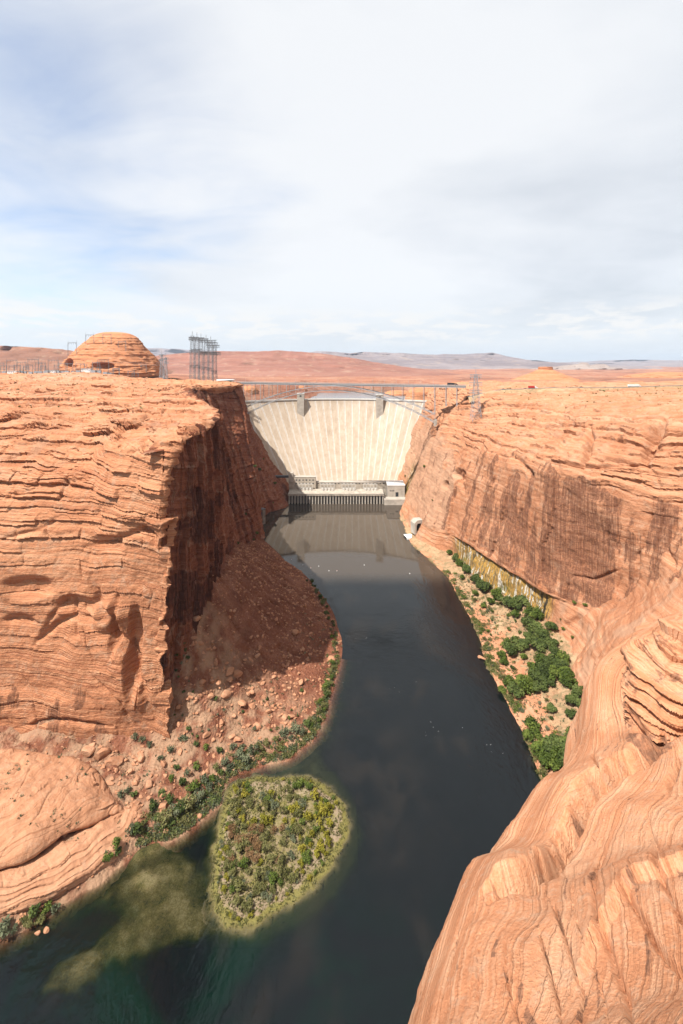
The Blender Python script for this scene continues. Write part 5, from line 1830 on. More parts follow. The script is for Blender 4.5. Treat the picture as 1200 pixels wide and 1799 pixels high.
def truck(label, cabm, boxm, Lb=14.5):
    t = empty('truck', (0, 0, 0), 0, label, 'truck')
    MB().box(-Lb, 0, -1.3, 1.3, 1.25, 4.1).build('trailer', boxm, t)
    MB().box(-Lb + .2, 4.4, -.5, .5, .8, 1.24).build('chassis', M['dark_steel'], t)
    p = [(.7, 1.0), (.7, 3.7), (1.6, 3.9), (2.9, 2.9), (3.3, 2.1), (4.9, 1.9), (5.1, 1.0)]
    n = len(p)
    MB().poly([(x, y, z) for y in (-1.2, 1.2) for x, z in p], [tuple(range(n)), tuple(range(2 * n - 1, n - 1, -1))] + [(i, n + i, n + (i + 1) % n, (i + 1) % n) for i in range(n)]).build('cab', cabm, t)
    MB().box(2.0, 2.9, -1.22, 1.22, 2.3, 3.0).build('window', M['glass_dark'], t)
    wheels(t, (-Lb + 1.2, -Lb + 2.5, .9, 4.2), 1.1, .52)
    return t


def on_road(t, px, ry=0, flip=False):
    best = min(range(len(cent)), key=lambda i: abs((cent[i][0] / cent[i][1]) * 800 + 600 - px))
    i = min(best, len(cent) - 2)
    a = math.atan2(cent[i + 1][1] - cent[i][1], cent[i + 1][0] - cent[i][0])
    x = (px - 600) / 800 * cent[i][1]
    t.location = (x, cent[i][1] + ry, gz[i] + .03)
    t.rotation_euler = (0, 0, a + (math.pi if flip else 0))


on_road(truck('white lorry with a long white trailer on the plateau road', M['white_paint'], M['white_paint'], 16), 1119, -2)
t = truck('red lorry with a white front on the road below the small cone butte', M['white_paint'], M['red_paint'], 9); on_road(t, 938, -2)
on_road(car('small red car on the road left of the red lorry', M['red_paint']), 922, -2)
on_road(car('dark car on the road right of the lone lattice tower', M['black_paint']), 884, -2)
on_road(car('dark car following between the red lorry and the white lorry', M['dark_steel']), 1022, 2, True)
t = truck('black lorry with a dark box trailer at the right end of the bridge', M['black_paint'], M['black_paint'], 11)
t.location = bp_(L_ + 30, -2.2, 0); t.location = Vector(t.location) + org; t.location.z = deck_z(L_) + .02
t.rotation_euler = (0, 0, math.atan2(dirb.y, dirb.x))

# ------------------------------------------------------------------ visitor centre at the left bridge end
g = ground(-222, 822)
vc = empty('visitor_centre', (-210, 824, max(g.z if g else 208, 206)), 0, 'low round white-roofed building at the left end of the bridge', 'building')
MB().tube((0, 0, -6), (0, 0, 5), 13, 13, 40).build('wall', M['concrete'], vc)
rf = MB().tube((0, 0, 5), (0, 0, 6.5), 16, 16, 48)
rf.build('roof', M['white_paint'], vc)
for i in range(10):
    a = math.pi * (1.05 + .09 * i)
    b = MB(); b.box(-1.5, 1.5, -.1, .1, 1, 4); o = b.build('window', M['glass_dark'], vc)
    o.location = (13.02 * math.cos(a), 13.02 * math.sin(a), 0); o.rotation_euler = (0, 0, a + math.pi / 2)
vp = empty('car_park_canopy', (-232, 812, 0), 0, 'long flat white canopy left of the round building', 'canopy')
g = ground(-232, 812); vp.location.z = g.z if g else 209
MB().box(-14, 14, -4, 4, 3.4, 4.2).build('roof', M['white_paint'], vp)
for x in (-13, 0, 13):
    MB().box(x - .3, x + .3, -3.4, -2.8, -2, 3.4).build('post', M['steel'], vp)

# ------------------------------------------------------------------ small works at the water's edge
tp = empty('tunnel_portal', (0, 0, 0), R(18), 'concrete tunnel mouth low on the right canyon wall', 'tunnel')
g = sight(733, 928)
tp.location = g if g else (106, 630, 4)
MB().poly([(x, y, z) for y in (-6, 6) for x, z in ((-7, -6), (-7, 9), (-3, 13), (6, 13), (7, 9), (7, -6), (4, -6), (4, 5), (2.5, 8.5), (-2.5, 8.5), (-4, 5), (-4, -6))],
          [(0, 1, 2, 9, 10, 11), (2, 3, 8, 9), (3, 4, 5, 6, 7, 8), (23, 22, 21, 14, 13, 12), (21, 20, 15, 14), (20, 19, 18, 17, 16, 15), (0, 12, 13, 1), (1, 13, 14, 2), (2, 14, 15, 3), (3, 15, 16, 4), (4, 16, 17, 5), (6, 18, 19, 7), (7, 19, 20, 8), (8, 20, 21, 9), (9, 21, 22, 10), (10, 22, 23, 11)]).build('wall', M['concrete'], tp)
MB().box(-4, 4, -2, -1.5, -6, 8.5).build('opening_shade_panel', M['tunnel_shade_paint'], tp)  # near-black panel across the mouth; its colour stands in for the tunnel's shade
lp = empty('landing_platform', (97, 632, 1.2), R(12), 'white concrete landing slab at the water below the tunnel mouth', 'landing')
MB().box(-9, 7, -7, 7, -5, 1).build('slab', M['white_paint'], lp)
MB().box(-9.3, -8.4, -6, 6, -3, .7).build('fender', M['rubber'], lp)
tg = empty('tunnel_gate', (-121, 686, 0), R(-35), 'dark blue steel gate tower in the recess of the left wall', 'gate')
MB().box(-5, 5, -2, 4, -5, 22).build('frame', M['dark_concrete'], tg)
MB().box(-3.6, 3.6, -2.3, -2.01, -5, 18).build('gate_leaf', M['blue_paint'], tg)
MB().box(-6, 6, -4, 4, 22, 23).build('platform', M['dark_steel'], tg)
bu = [(546, 998), (560, 995), (578, 1003), (592, 1003), (640, 993), (720, 1008), (512, 983), (532, 993)]
bl = ['left end of the calm water line', 'near the tower reflection', 'left of mid-river', 'mid-river on the calm line', 'below the dam reflection', 'off the right bank', 'off the left buttress', 'beside the left bank']
for i, (a, b_) in enumerate(bu):
    x, y, _ = W(a, b_, 0)
    o = empty('buoy', (x, y, 0), 0, f'small white buoy floating {bl[i]}', 'buoy', 'white buoys on the calm water')
    MB().tube((0, 0, -.4), (0, 0, .4), .5, .45, 12).build('float', M['white_paint'], o)
    MB().tube((0, 0, .4), (0, 0, 1.0), .25, .1, 10).build('top', M['red_paint'] if i % 3 == 0 else M['white_paint'], o)


# ------------------------------------------------------------------ plants
def foliage_mesh(name, mat, rx, rz, n, leaf, nclump, seed, zc=None, upright=0.0):
    r = np.random.default_rng(seed)
    zc = rz * .8 if zc is None else zc
    # clumps spread through the crown
    c = r.normal(size=(nclump, 3)); c /= np.linalg.norm(c, axis=1, keepdims=True)
    c *= (r.random((nclump, 1)) ** .45) * .72
    c[:, 2] = np.abs(c[:, 2]) * .9 - .15
    cr = .28 + .22 * r.random(nclump)
    ci = r.integers(0, nclump, n)
    d = r.normal(size=(n, 3)); d /= np.linalg.norm(d, axis=1, keepdims=True)
    d *= (r.random((n, 1)) ** .35)
    p = c[ci] + d * cr[ci][:, None]
    p *= np.array([rx, rx, rz])
    p[:, 2] += zc
    p[:, 2] = np.maximum(p[:, 2], .05 * rz)
    nrm = d * .8 + r.normal(size=(n, 3)) * .5 + np.array([0, 0, .35])
    nrm /= np.linalg.norm(nrm, axis=1, keepdims=True)
    up = np.array([0, 0, 1.0]) + r.normal(size=(n, 3)) * (.9 - upright)
    a = np.cross(nrm, up); a /= np.linalg.norm(a, axis=1, keepdims=True) + 1e-6
    b = np.cross(nrm, a)
    sz = leaf * (.6 + .8 * r.random((n, 1)))
    a, b = a * sz * .5, b * sz * (.62 + .5 * upright)
    V = np.stack([p - a - b * .4, p - b, p + a + b * .2, p + b], 1).reshape(-1, 3)
    F = np.arange(4 * n).reshape(n, 4)
    lv = np.repeat(np.clip(.5 + (hsh(ci, seed) - .5) * .9 + r.normal(size=n) * .12, 0, 1), 4)
    me = np_mesh(name, V, F, False, {'leafv': lv})
    me.materials.append(mat)
    return me


def stem_mesh(name, H, rx, seed, trunk=.12, n=5):
    r = random.Random(seed)
    b = MB()
    for k in range(n):
        a = r.uniform(0, 6.28)
        q = r.uniform(.2, .75)
        m_ = Vector((math.cos(a) * rx * q * .35, math.sin(a) * rx * q * .35, H * r.uniform(.3, .45)))
        e = Vector((math.cos(a) * rx * q, math.sin(a) * rx * q, H * r.uniform(.7, .95)))
        b.tube((0, 0, -.5), m_, trunk, trunk * .7, 6)
        b.tube(m_, e, trunk * .7, trunk * .25, 5)
    me = bpy.data.meshes.new(name)
    me.from_pydata([tuple(p) for p in np.concatenate(b.v)], [], b.f)
    me.materials.append(M['bark'])
    return me


SP = {}
for sp, mat, leaf in (('dark', 'leaf_dark', .36), ('sage', 'leaf_sage', .26), ('yellow', 'leaf_yellow', .30), ('green', 'leaf_green', .30), ('rust', 'leaf_rust', .24), ('olive', 'leaf_olive', .26)):
    SP[sp] = []
    for k in range(3):
        sd_ = 100 * k + hash(sp) % 50 if False else 100 * k + len(sp) * 7 + ord(sp[0])
        SP[sp].append((foliage_mesh('foliage', M[mat], 1.6, 1.35 + .25 * k, 330, leaf, 9 + 2 * k, sd_, upright=.5 if sp in ('yellow', 'olive') else 0.0), stem_mesh('stem', 1.9, 1.2, sd_, .07)))
TR = [(foliage_mesh('crown', M['leaf_dark'] if k < 3 else M['leaf_green'], 4.0, 2.7 + .6 * k, 1500, .6, 13, 900 + k, zc=3.0), stem_mesh('trunk', 4.6, 2.4, 950 + k, .2, 6)) for k in range(4)]
TRG = [(foliage_mesh('crown', M['leaf_green'], 3.2, 2.8, 1300, .58, 14, 970 + k, zc=2.8), stem_mesh('trunk', 4.2, 2.3, 980 + k, .18, 6)) for k in range(2)]


def plant(kind_, me_f, me_s, loc, sc, label, cat, group, names):
    o = empty(kind_, loc, random.uniform(0, 6.28), label, cat, group)
    s_ = sc * random.uniform(.9, 1.1)
    o.scale = (s_ * random.uniform(.9, 1.15), s_ * random.uniform(.9, 1.15), s_)
    a = bpy.data.objects.new(names[0], me_f); COL.objects.link(a); a.parent = o
    b = bpy.data.objects.new(names[1], me_s); COL.objects.link(b); b.parent = o
    return o


NSH = [0]


def shrub(loc, sp, sc, label, group, name='shrub'):
    if loc is None: return
    f, s_ = random.choice(SP[sp])
    NSH[0] += 1
    return plant(name, f, s_, loc, sc, label, name, group, ('foliage', 'stem'))


def tree(loc, sc, label, green=False):
    if loc is None: return
    f, s_ = random.choice(TRG if green else TR)
    return plant('tree', f, s_, loc, sc, label, 'tree', 'trees on the right river bank', ('crown', 'trunk'))


def sizew(sc, a=.9, b=1.4): return 'small' if sc < a else ('large' if sc > b else 'middling')


# trees of the right bank, surveyed one by one
RT = [(800, 985, 1.1, 0), (790, 975, .8, 1), (822, 1008, 1.2, 0), (838, 1025, 1.2, 0), (812, 1018, .7, 1), (850, 1040, 1.3, 0), (872, 1052, 1.2, 0), (888, 1062, 1.1, 0), (905, 1072, 1.2, 0), (862, 1062, .9, 1),
      (930, 1082, 1.0, 0), (942, 1090, 1.1, 0), (918, 1062, 1.2, 0), (940, 1115, 1.3, 0), (955, 1125, 1.2, 0), (932, 1128, 1.1, 0), (915, 1140, 1.1, 0), (898, 1150, 1.2, 0), (882, 1158, .9, 1), (968, 1108, 1.1, 0), (970, 1136, 1.0, 0), (920, 1158, .7, 1),
      (985, 1182, 1.2, 0), (968, 1172, 1.1, 0), (955, 1190, 1.2, 0), (940, 1200, 1.1, 0), (922, 1215, 1.2, 0), (905, 1222, 1.0, 0), (960, 1205, 1.0, 0), (995, 1190, 1.0, 1), (978, 1196, .9, 0), (945, 1215, .9, 0),
      (935, 1285, 1.1, 1), (928, 1300, .8, 1), (945, 1298, .7, 1), (950, 1330, 1.2, 1), (968, 1328, 1.2, 0), (985, 1332, 1.2, 0), (1000, 1336, 1.1, 0), (962, 1352, 1.1, 1), (978, 1350, 1.1, 0), (998, 1352, 1.0, 0), (1015, 1322, 1.0, 0), (1030, 1300, 1.0, 0),
      (1015, 1225, .9, 0), (1008, 1240, .9, 0), (1022, 1250, .8, 0), (1002, 1260, .7, 0), (1038, 1240, .9, 0), (1025, 1268, .7, 0), (970, 1250, .6, 0), (885, 1168, .6, 0),
      (905, 1085, .9, 1), (925, 1100, 1.0, 0), (945, 1140, 1.1, 0), (905, 1130, .9, 1), (890, 1138, .8, 0), (850, 1068, .7, 1), (820, 1000, .9, 0), (835, 1046, .8, 1), (950, 1168, 1.0, 0), (935, 1178, .9, 1), (975, 1155, 1.0, 0), (990, 1168, 1.0, 0), (1000, 1205, .9, 0), (915, 1198, .8, 1), (896, 1208, .8, 0), (882, 1218, .7, 1), (1008, 1302, .9, 0), (990, 1312, .9, 1), (975, 1314, .8, 0), (1026, 1318, .9, 0), (808, 994, .9, 0), (845, 1032, 1.0, 0), (898, 1066, 1.0, 0)]


def tree_zone(px, py):
    if py < 1010: return 'at the far end of the seep row'
    if py < 1080: return 'in the row below the streaked seep wall'
    if py < 1165 : return 'in the clump at the seep corner'
    if py < 1232 and px < 1000: return 'in the band below the pale sand'
    if px >= 1000 and py < 1290: return 'in the gully by the lit rock'
    if py < 1310: return 'by the water under bare sand'
    return 'in the thicket behind the near slickrock'


cnt = {}
for px, py, sc, gr in RT:
    z = tree_zone(px, py)
    g = sight(px, py)
    if g is None: continue
    key = (z, gr, sizew(sc, .85, 1.15))
    tree(tuple(g + Vector((0, 0, -.3))), sc * 1.55, f"{key[2]} {'bright' if gr else 'dark'} green tree {z}", bool(gr))

# waterside fringe on the right bank
for i in range(46):
    Y = 262 + 260 * (i / 46) ** 1.1 + random.uniform(-3, 3)
    xw = np.interp(Y, [r[0] for r in ST[::-1]], [r[1][0] for r in ST[::-1]])
    x = xw + random.uniform(1.5, 6) + (random.random() < .25) * random.uniform(5, 22)
    g = ground(x, Y)
    if g is None or g.z < .15 or g.z > 20: continue
    sp = random.choice(('olive', 'green', 'olive', 'sage'))
    sc = random.uniform(.8, 1.7)
    shrub(tuple(g), sp, sc, f"{sizew(sc, 1.05, 1.4)} {dict(olive='olive', green='green', sage='grey-green')[sp]} shrub along the right waterline, {'near' if Y < 330 else 'middle' if Y < 420 else 'far'} stretch", 'shrubs on the right river bank')
for i in range(44):
    Y = random.uniform(268, 470)
    xw = np.interp(Y, [r[0] for r in ST[::-1]], [r[1][0] for r in ST[::-1]])
    xb = np.interp(Y, [r[0] for r in ST[::-1]], [r[2][0] for r in ST[::-1]])
    x = xw + (xb - xw) * random.uniform(.25, 1.0)
    g = ground(x, Y)
    if g is None or g.z > 24: continue
    sp = random.choice(('sage', 'olive', 'dark', 'dark', 'green'))
    sc = random.uniform(.6, 1.5)
    shrub(tuple(g), sp, sc, f"{sizew(sc, .9, 1.2)} {dict(olive='olive', green='bright green', sage='grey-green', dark='dark green')[sp]} shrub on the right bank sand, {'near' if Y < 330 else 'middle' if Y < 400 else 'far'} part", 'shrubs on the right river bank')
# plants hanging on the ledges above
for px, py, sp, sc, lab in ((1010, 1062, 'green', 1.5, 'bright green shrub on the ledge below the brown cliff, left one'), (1028, 1066, 'green', 1.5, 'bright green shrub on the ledge below the brown cliff, right one'), (990, 1108, 'green', 1.2, 'green shrub in the crack right of the seep corner'), (1006, 1122, 'green', 1.1, 'green shrub at the head of the white streak'),
                            (985, 1090, 'olive', 1.0, 'olive shrub above the crack right of the seep corner'), (760, 880, 'green', 1.2, 'lone shrub on the pale face near the dam'), (455, 828, 'dark', 3.2, 'dark bush clinging to the left wall beside the dam'), (447, 822, 'dark', 2.2, 'dark bush left of the largest bush beside the dam'), (483, 852, 'dark', 2.6, 'dark bush low on the left abutment'),
                            (463, 808, 'dark', 1.6, 'small dark bush highest on the left abutment'), (452, 940, 'green', 2.0, 'green bush at the waterline of the left buttress'), (446, 950, 'green', 1.6, 'green bush left of the buttress waterline'), (432, 905, 'dark', 1.4, 'dark shrub on the foot of the left buttress'), (480, 885, 'dark', 1.4, 'dark shrub above the water by the left abutment'),
                            (418, 957, 'dark', 1.6, 'dark shrub where the talus meets the left wall'), (745, 822, 'green', 1.8, 'green bush by the damp patch near the right end of the dam'), (712, 838, 'green', 1.4, 'small green bush beside the machine shop roof')):
    g = sight(px, py)
    if g: shrub(tuple(g), sp, sc, lab, 'shrubs on the cliff ledges')

# left bank: band of scrub along the water and up between the rocks
LB = [(420, 1332), (445, 1326), (432, 1340), (468, 1312), (455, 1318), (500, 1294), (486, 1302), (520, 1286), (540, 1276), (512, 1300), (530, 1290), (552, 1268), (395, 1344), (380, 1354), (372, 1372), (358, 1374), (340, 1388), (350, 1404), (368, 1388), (330, 1422), (318, 1430), (305, 1437), (290, 1447), (278, 1442), (300, 1450), (322, 1442), (342, 1418),
      (240, 1468), (228, 1464), (250, 1458), (322, 1302), (345, 1312), (362, 1318), (300, 1322), (282, 1336), (250, 1306), (235, 1300), (262, 1312), (215, 1402), (235, 1400), (225, 1392), (208, 1502), (190, 1512), (205, 1490), (62, 1612), (82, 1602), (22, 1640), (4, 1648), (98, 1604), (42, 1622), (12, 1628), (50, 1630), (72, 1620),
      (405, 1352), (388, 1362), (410, 1318), (385, 1322), (310, 1352), (330, 1362), (345, 1352), (318, 1380), (300, 1372), (285, 1400), (270, 1420), (298, 1412)]
BIG = {(420, 1332), (445, 1326), (290, 1447), (305, 1437), (500, 1294), (358, 1374), (340, 1388), (330, 1422), (240, 1468), (520, 1286), (62, 1612), (4, 1648), (432, 1340), (318, 1430), (350, 1404)}
for px, py in LB:
    g = sight(px, py)
    if g is None: continue
    sp = random.choice(('sage', 'sage', 'dark', 'olive', 'dark', 'green'))
    sc = random.uniform(2.1, 2.7) if (px, py) in BIG else random.uniform(1.3, 1.9)
    if py < 1310 and px < 400: sp = 'sage'
    zone = 'under the smooth dome by the dark water' if px < 120 else 'beside the pink rock shelf' if px < 260 else 'in the scrub beside the side channel' if py > 1340 else 'among the tumbled rocks below the headland' if px < 400 else 'on the point opposite the island'
    shrub(tuple(g + Vector((0, 0, -.15))), sp, sc, f"{sizew(sc, 1.55, 2.05)} {dict(sage='grey-green', dark='dark green', olive='olive', green='bright green')[sp]} shrub {zone}", 'shrubs on the left river bank')
# fringe up the shore towards the talus point
sh3 = [W(a, b, 0) for a, b in [(545, 1020), (572, 1060), (588, 1100), (594, 1165), (581, 1215), (570, 1255), (552, 1280)]]
for i in range(52):
    q = random.random() * (len(sh3) - 1)
    k = min(int(q), len(sh3) - 2); f = q - k
    x = sh3[k][0] + (sh3[k + 1][0] - sh3[k][0]) * f - random.uniform(.5, 5.5)
    y = sh3[k][1] + (sh3[k + 1][1] - sh3[k][1]) * f + random.uniform(-2, 2)
    g = ground(x, y)
    if g is None or g.z < 0: continue
    sp = random.choice(('green', 'olive', 'olive', 'dark') if y < 400 else ('dark', 'dark', 'olive'))
    sc = random.uniform(1.0, 1.9)
    shrub(tuple(g), sp, sc, f"{sizew(sc, 1.3, 1.6)} {dict(dark='dark green', olive='olive', green='bright green')[sp]} shrub on the talus shore, {'shaded far stretch' if y > 420 else 'by the pale boulder' if y > 350 else 'sunlit near stretch'}", 'shrubs on the talus shore')
# shaded scrub in the corner of the wall and scattered over the talus
for i in range(34):
    if i < 14: px, py = random.uniform(305, 332), random.uniform(1130, 1300)
    else: px, py = random.uniform(330, 560), random.uniform(1200, 1300)
    g = sight(px, py)
    if g is None or g.z < .5 or g.z > 75: continue
    sc = random.uniform(.5, 1.2)
    sp = random.choice(('sage', 'dark'))
    shrub(tuple(g), sp, sc, f"{sizew(sc, .7, 1.0)} {dict(sage='grey-green', dark='dark green')[sp]} shrub {'in the shaded corner of the headland' if i < 18 else 'scattered on the stony slope above the point'}", 'shrubs on the left talus')

# island scrub
isl_poly = isl
n_i = 0
tries = 0
taken = []
while n_i < 230 and tries < 6000:
    tries += 1
    px, py = random.uniform(372, 615), random.uniform(1372, 1625)
    x, y, _ = W(px, py, .4)
    d_ = float(poly_sd(np.array([x]), np.array([y]), isl_poly)[0])
    if d_ < 3.2: continue
    # bare gravel shoulder on the river side and a clearing in the middle
    if px > 585 and py > 1420 or (px > 560 and py > 1530): continue
    if 470 < px < 525 and 1470 < py < 1530 and random.random() < .75: continue
    if 390 < px < 470 and 1570 < py < 1610 and random.random() < .7: continue
    if 440 < px < 540 and 1375 < py < 1405 and random.random() < .7: continue
    if px > 530 and 1395 < py < 1560: sp = random.choice(('yellow', 'yellow', 'yellow', 'green'))
    elif 405 < px < 500 and 1460 < py < 1520: sp = random.choice(('rust', 'rust', 'olive'))
    elif py < 1400: sp = random.choice(('green', 'yellow', 'olive'))
    elif px < 440 and py < 1470: sp = random.choice(('olive', 'green', 'olive', 'yellow'))
    else: sp = random.choice(('sage', 'olive', 'olive', 'green', 'yellow'))
    sc = random.uniform(.85, 1.85) if d_ > 6 else random.uniform(.5, .9)
    if any((x - a) ** 2 + (y - b) ** 2 < (.62 * (sc + c)) ** 2 for a, b, c in taken): continue
    taken.append((x, y, sc))
    g = ground(x, y)
    if g is None: continue
    zone = 'on the river side of the island' if px > 540 else 'at the head of the island' if py < 1410 else 'near the foot of the island' if py > 1550 else 'on the channel side of the island' if px < 440 else 'in the middle of the island'
    shrub(tuple(g), sp, sc, f"{sizew(sc, .95, 1.35)} {dict(yellow='yellow', rust='rust-brown', green='bright green', olive='olive', sage='grey-green')[sp]} bush {zone}", 'bushes on the river island', 'bush')
    n_i += 1

# ------------------------------------------------------------------ rocks
def rock_mesh(seed, sub=3, flat=.75):
    bm = bmesh.new()
    bmesh.ops.create_icosphere(bm, subdivisions=sub, radius=1)
    r = np.random.default_rng(seed)
    V = np.array([v.co for v in bm.verts])
    # chip flat facets off the ball
    for _ in range(11):
        n = r.normal(size=3); n /= np.linalg.norm(n)
        d = r.uniform(.52, .86)
        over = V @ n - d
        V -= np.clip(over, 0, None)[:, None] * n
    V += .05 * fbm(V * 2.1 + seed, 3, seed=seed)[:, None] * V
    V *= np.array([1.0, r.uniform(.65, .95), r.uniform(.5, flat)])
    for v, c in zip(bm.verts, V): v.co = c
    me = bpy.data.meshes.new('boulder')
    bm.to_mesh(me); bm.free()
    for a in ('bed', 'var', 'pale'):
        at = me.attributes.new(a, 'FLOAT', 'POINT')
        if a == 'bed': at.data.foreach_set('value', (V[:, 2] * 3 + seed).astype(np.float32))
        if a == 'pale': at.data.foreach_set('value', np.full(len(V), .12, np.float32))
    me.polygons.foreach_set('use_smooth', np.ones(len(me.polygons), bool))
    me.set_sharp_from_angle(angle=R(28))
    return me


M['boulder'] = rock_mat('boulder_stone', (.30, .12, .06), (.46, .21, .11), (.58, .32, .19), fine=2.5, bedfreq=1.2, blot=.12, streak=False, bump=.6)
BM_ = [rock_mesh(300 + k) for k in range(7)]
for m_ in BM_: m_.materials.append(M['boulder'])


def boulder(loc, sc, label, group, k=None, squash=1.0):
    if loc is None: return
    o = bpy.data.objects.new('boulder', BM_[random.randrange(7) if k is None else k])
    COL.objects.link(o)
    o.location = (loc[0], loc[1], loc[2] + sc * .18)
    o.rotation_euler = (random.uniform(-.3, .3), random.uniform(-.3, .3), random.uniform(0, 6.28))
    o.scale = (sc * random.uniform(.85, 1.2), sc * random.uniform(.85, 1.2), sc * squash * random.uniform(.85, 1.15))
    return info(o, label, 'boulder', group)


for px, py, sc, lab in ((402, 1182, 4.6, 'tall split boulder standing on the shaded talus, left half'), (417, 1186, 4.4, 'tall split boulder standing on the shaded talus, right half'), (518, 1112, 3.6, 'lone slab-sided boulder on the upper shaded talus'), (583, 1160, 4.6, 'big pale boulder on the waterline at the talus point'), (352, 1132, 3.0, 'blocky boulder under the wall at the top of the talus'),
                        (340, 1122, 2.6, 'smaller block left of the boulder under the wall'), (397, 1222, 4.0, 'long boulder at the shadow edge on the talus'), (425, 1238, 3.8, 'pale boulder just outside the shadow edge'), (441, 1242, 3.2, 'second pale boulder just outside the shadow edge'), (155, 1322, 4.6, 'rounded orange boulder at the left of the pile below the headland'), (178, 1326, 4.8, 'rounded orange boulder in the middle of the pile below the headland'),
                        (200, 1340, 5.0, 'largest rounded boulder at the right of the pile below the headland'), (247, 1332, 3.4, 'upright pale block right of the boulder pile'), (290, 1398, 3.2, 'orange block above the scrub by the side channel'), (262, 1380, 3.2, 'orange block among the scrub below the boulder pile'), (240, 1370, 2.8, 'small block right of the boulder pile'), (420, 1300, 3.0, 'upright pale rock on the point'), (408, 1296, 2.8, 'upright pale rock left of its twin on the point'),
                        (500, 1262, 2.6, 'pale boulder among the scrub of the point'), (470, 1252, 2.6, 'pale boulder behind the scrub of the point'), (848, 1158, 3.6, 'pink boulder on the right waterline'), (1008, 1278, 3.4, 'orange boulder in the gully on the right bank'), (1018, 1282, 3.0, 'second orange boulder in the gully on the right bank'), (82, 1634, 1.7, 'small orange boulder in the dark water under the dome, right of two'), (66, 1640, 1.4, 'small orange boulder in the dark water under the dome, left of two')):
    g = sight(px, py)
    if py > 1630: g = Vector(W(px, py, 0))
    boulder(g, sc, lab, None)
g = sight(1046, 1474, True)
if g:
    o = boulder(g, .55, 'small pale loose flake of stone on the near slickrock', None, 2, .5)
nb_ = 0
while nb_ < 165:
    q = random.random()
    if q < .42: px, py = random.uniform(318, 580), random.uniform(985, 1210)
    elif q < .80: px, py = random.uniform(340, 580), random.uniform(1190, 1300)
    else: px, py = random.uniform(160, 350), random.uniform(1310, 1430)
    g = sight(px, py)
    if g is None or g.z < .6 or g.z > 80 or g.x < -190 or (g.y < 285 and g.x < -190): continue
    d_ = 240 - g.z
    nb_ += 1
    sc = min(random.paretovariate(2.2) * 1.05, 3.0)
    sw = 'small' if sc < 1.4 else 'large' if sc > 2.1 else 'middling'
    if q < .42:
        z = 'high on the shaded talus under the wall' if g.z > 40 else 'on the middle of the shaded talus' if g.z > 18 else 'low on the shaded talus near the water'
        boulder(g, sc, f'{sw} red boulder {z}', 'boulders on the talus')
    elif q < .8:
        boulder(g, sc, f"{sw} pale orange boulder {('on the sunlit stony point' if px > 500 else 'behind the sunlit point' if px > 430 else 'along the sunlit foot of the talus')}", 'boulders on the sunlit point')
    else:
        boulder(g, sc, f"{sw} orange boulder {'between the pile and the pink shelf' if px < 250 else 'in the scrub below the headland corner'}", 'boulders below the headland')


def scatter_stuff(name, mat, pts, scale, label, cat, base=None, attrs=True, squash=.65):
    n = len(pts)
    bm = bmesh.new(); bmesh.ops.create_icosphere(bm, subdivisions=1, radius=1)
    bv = np.array([v.co for v in bm.verts]); bm.faces.ensure_lookup_table()
    bf = np.array([[v.index for v in f.verts] for f in bm.faces]); bm.free()
    keep = bv
    r = np.random.default_rng(n)
    V = keep[None] * (1 + .38 * r.normal(size=(n, len(keep), 1)).clip(-1.2, 1.2))
    ang = r.random(n) * 6.28
    c, s_ = np.cos(ang), np.sin(ang)
    V = V * np.stack([1 + .3 * r.normal(size=n).clip(-1, 1), np.full(n, .8), squash * (1 + .3 * r.normal(size=n).clip(-1, 1))], -1)[:, None, :]
    V = np.stack([V[..., 0] * c[:, None] - V[..., 1] * s_[:, None], V[..., 0] * s_[:, None] + V[..., 1] * c[:, None], V[..., 2]], -1)
    V = V * np.asarray(scale)[:, None, None] + np.asarray(pts)[:, None, :]
    F = (bf[None] + (np.arange(n) * len(keep))[:, None, None]).reshape(-1, 3)
    V = V.reshape(-1, 3)
    me = np_mesh(name, V, F, False, {'bed': V[:, 2] * 2, 'pale': np.full(len(V), .08), 'var': np.zeros(len(V))})
    return info(link_mesh(name, me, mat), label, cat, None, 'stuff')


# rubble over the talus and the rocky shore
r = np.random.default_rng(5)
Xr, Yr = r.uniform(-190, 0, 16000), r.uniform(190, 600, 16000)
hz_ = rb(Xr, Yr)
edge = np.interp(Yr, [190, 276, 280, 345, 415, 545, 600], [-260, -260, -104, -98, -101, -122, -116])
ok = (hz_ > .5) & (Xr > edge)
Xr, Yr = Xr[ok], Yr[ok]
dens = fbm(np.stack([Xr / 16, Yr / 16, 0 * Xr], -1), 3, seed=330) + .25 * r.normal(size=len(Xr))
ok = dens > -.25
Xr, Yr = Xr[ok][:8500], Yr[ok][:8500]
Zr = left_h(Xr, Yr)
scatter_stuff('rubble', M['boulder'], np.stack([Xr, Yr, Zr], -1), .26 + 1.5 * r.random(len(Xr)) ** 4, 'loose red rubble strewn over the left talus and shore', 'rubble')
# stones on the right bank
pts_ = []
for i in range(1500):
    Y = r.uniform(262, 520)
    xw = np.interp(Y, [q[0] for q in ST[::-1]], [q[1][0] for q in ST[::-1]])
    xb = np.interp(Y, [q[0] for q in ST[::-1]], [q[2][0] for q in ST[::-1]])
    x = xw + (xb - xw) * r.random() ** 1.2
    g = ground(x, Y)
    if g is not None and .1 < g.z < 22: pts_.append(tuple(g))
scatter_stuff('rubble', M['boulder'], pts_, .2 + .55 * r.random(len(pts_)) ** 2.5 * 1.6, 'small stones scattered over the right river bank', 'rubble')
# island cobbles
Xi, Yi = r.uniform(isl[:, 0].min(), isl[:, 0].max(), 5000), r.uniform(isl[:, 1].min(), isl[:, 1].max(), 5000)
di_ = poly_sd(Xi, Yi, isl); ok = di_ > .6
Xi, Yi, di_ = Xi[ok], Yi[ok], di_[ok]


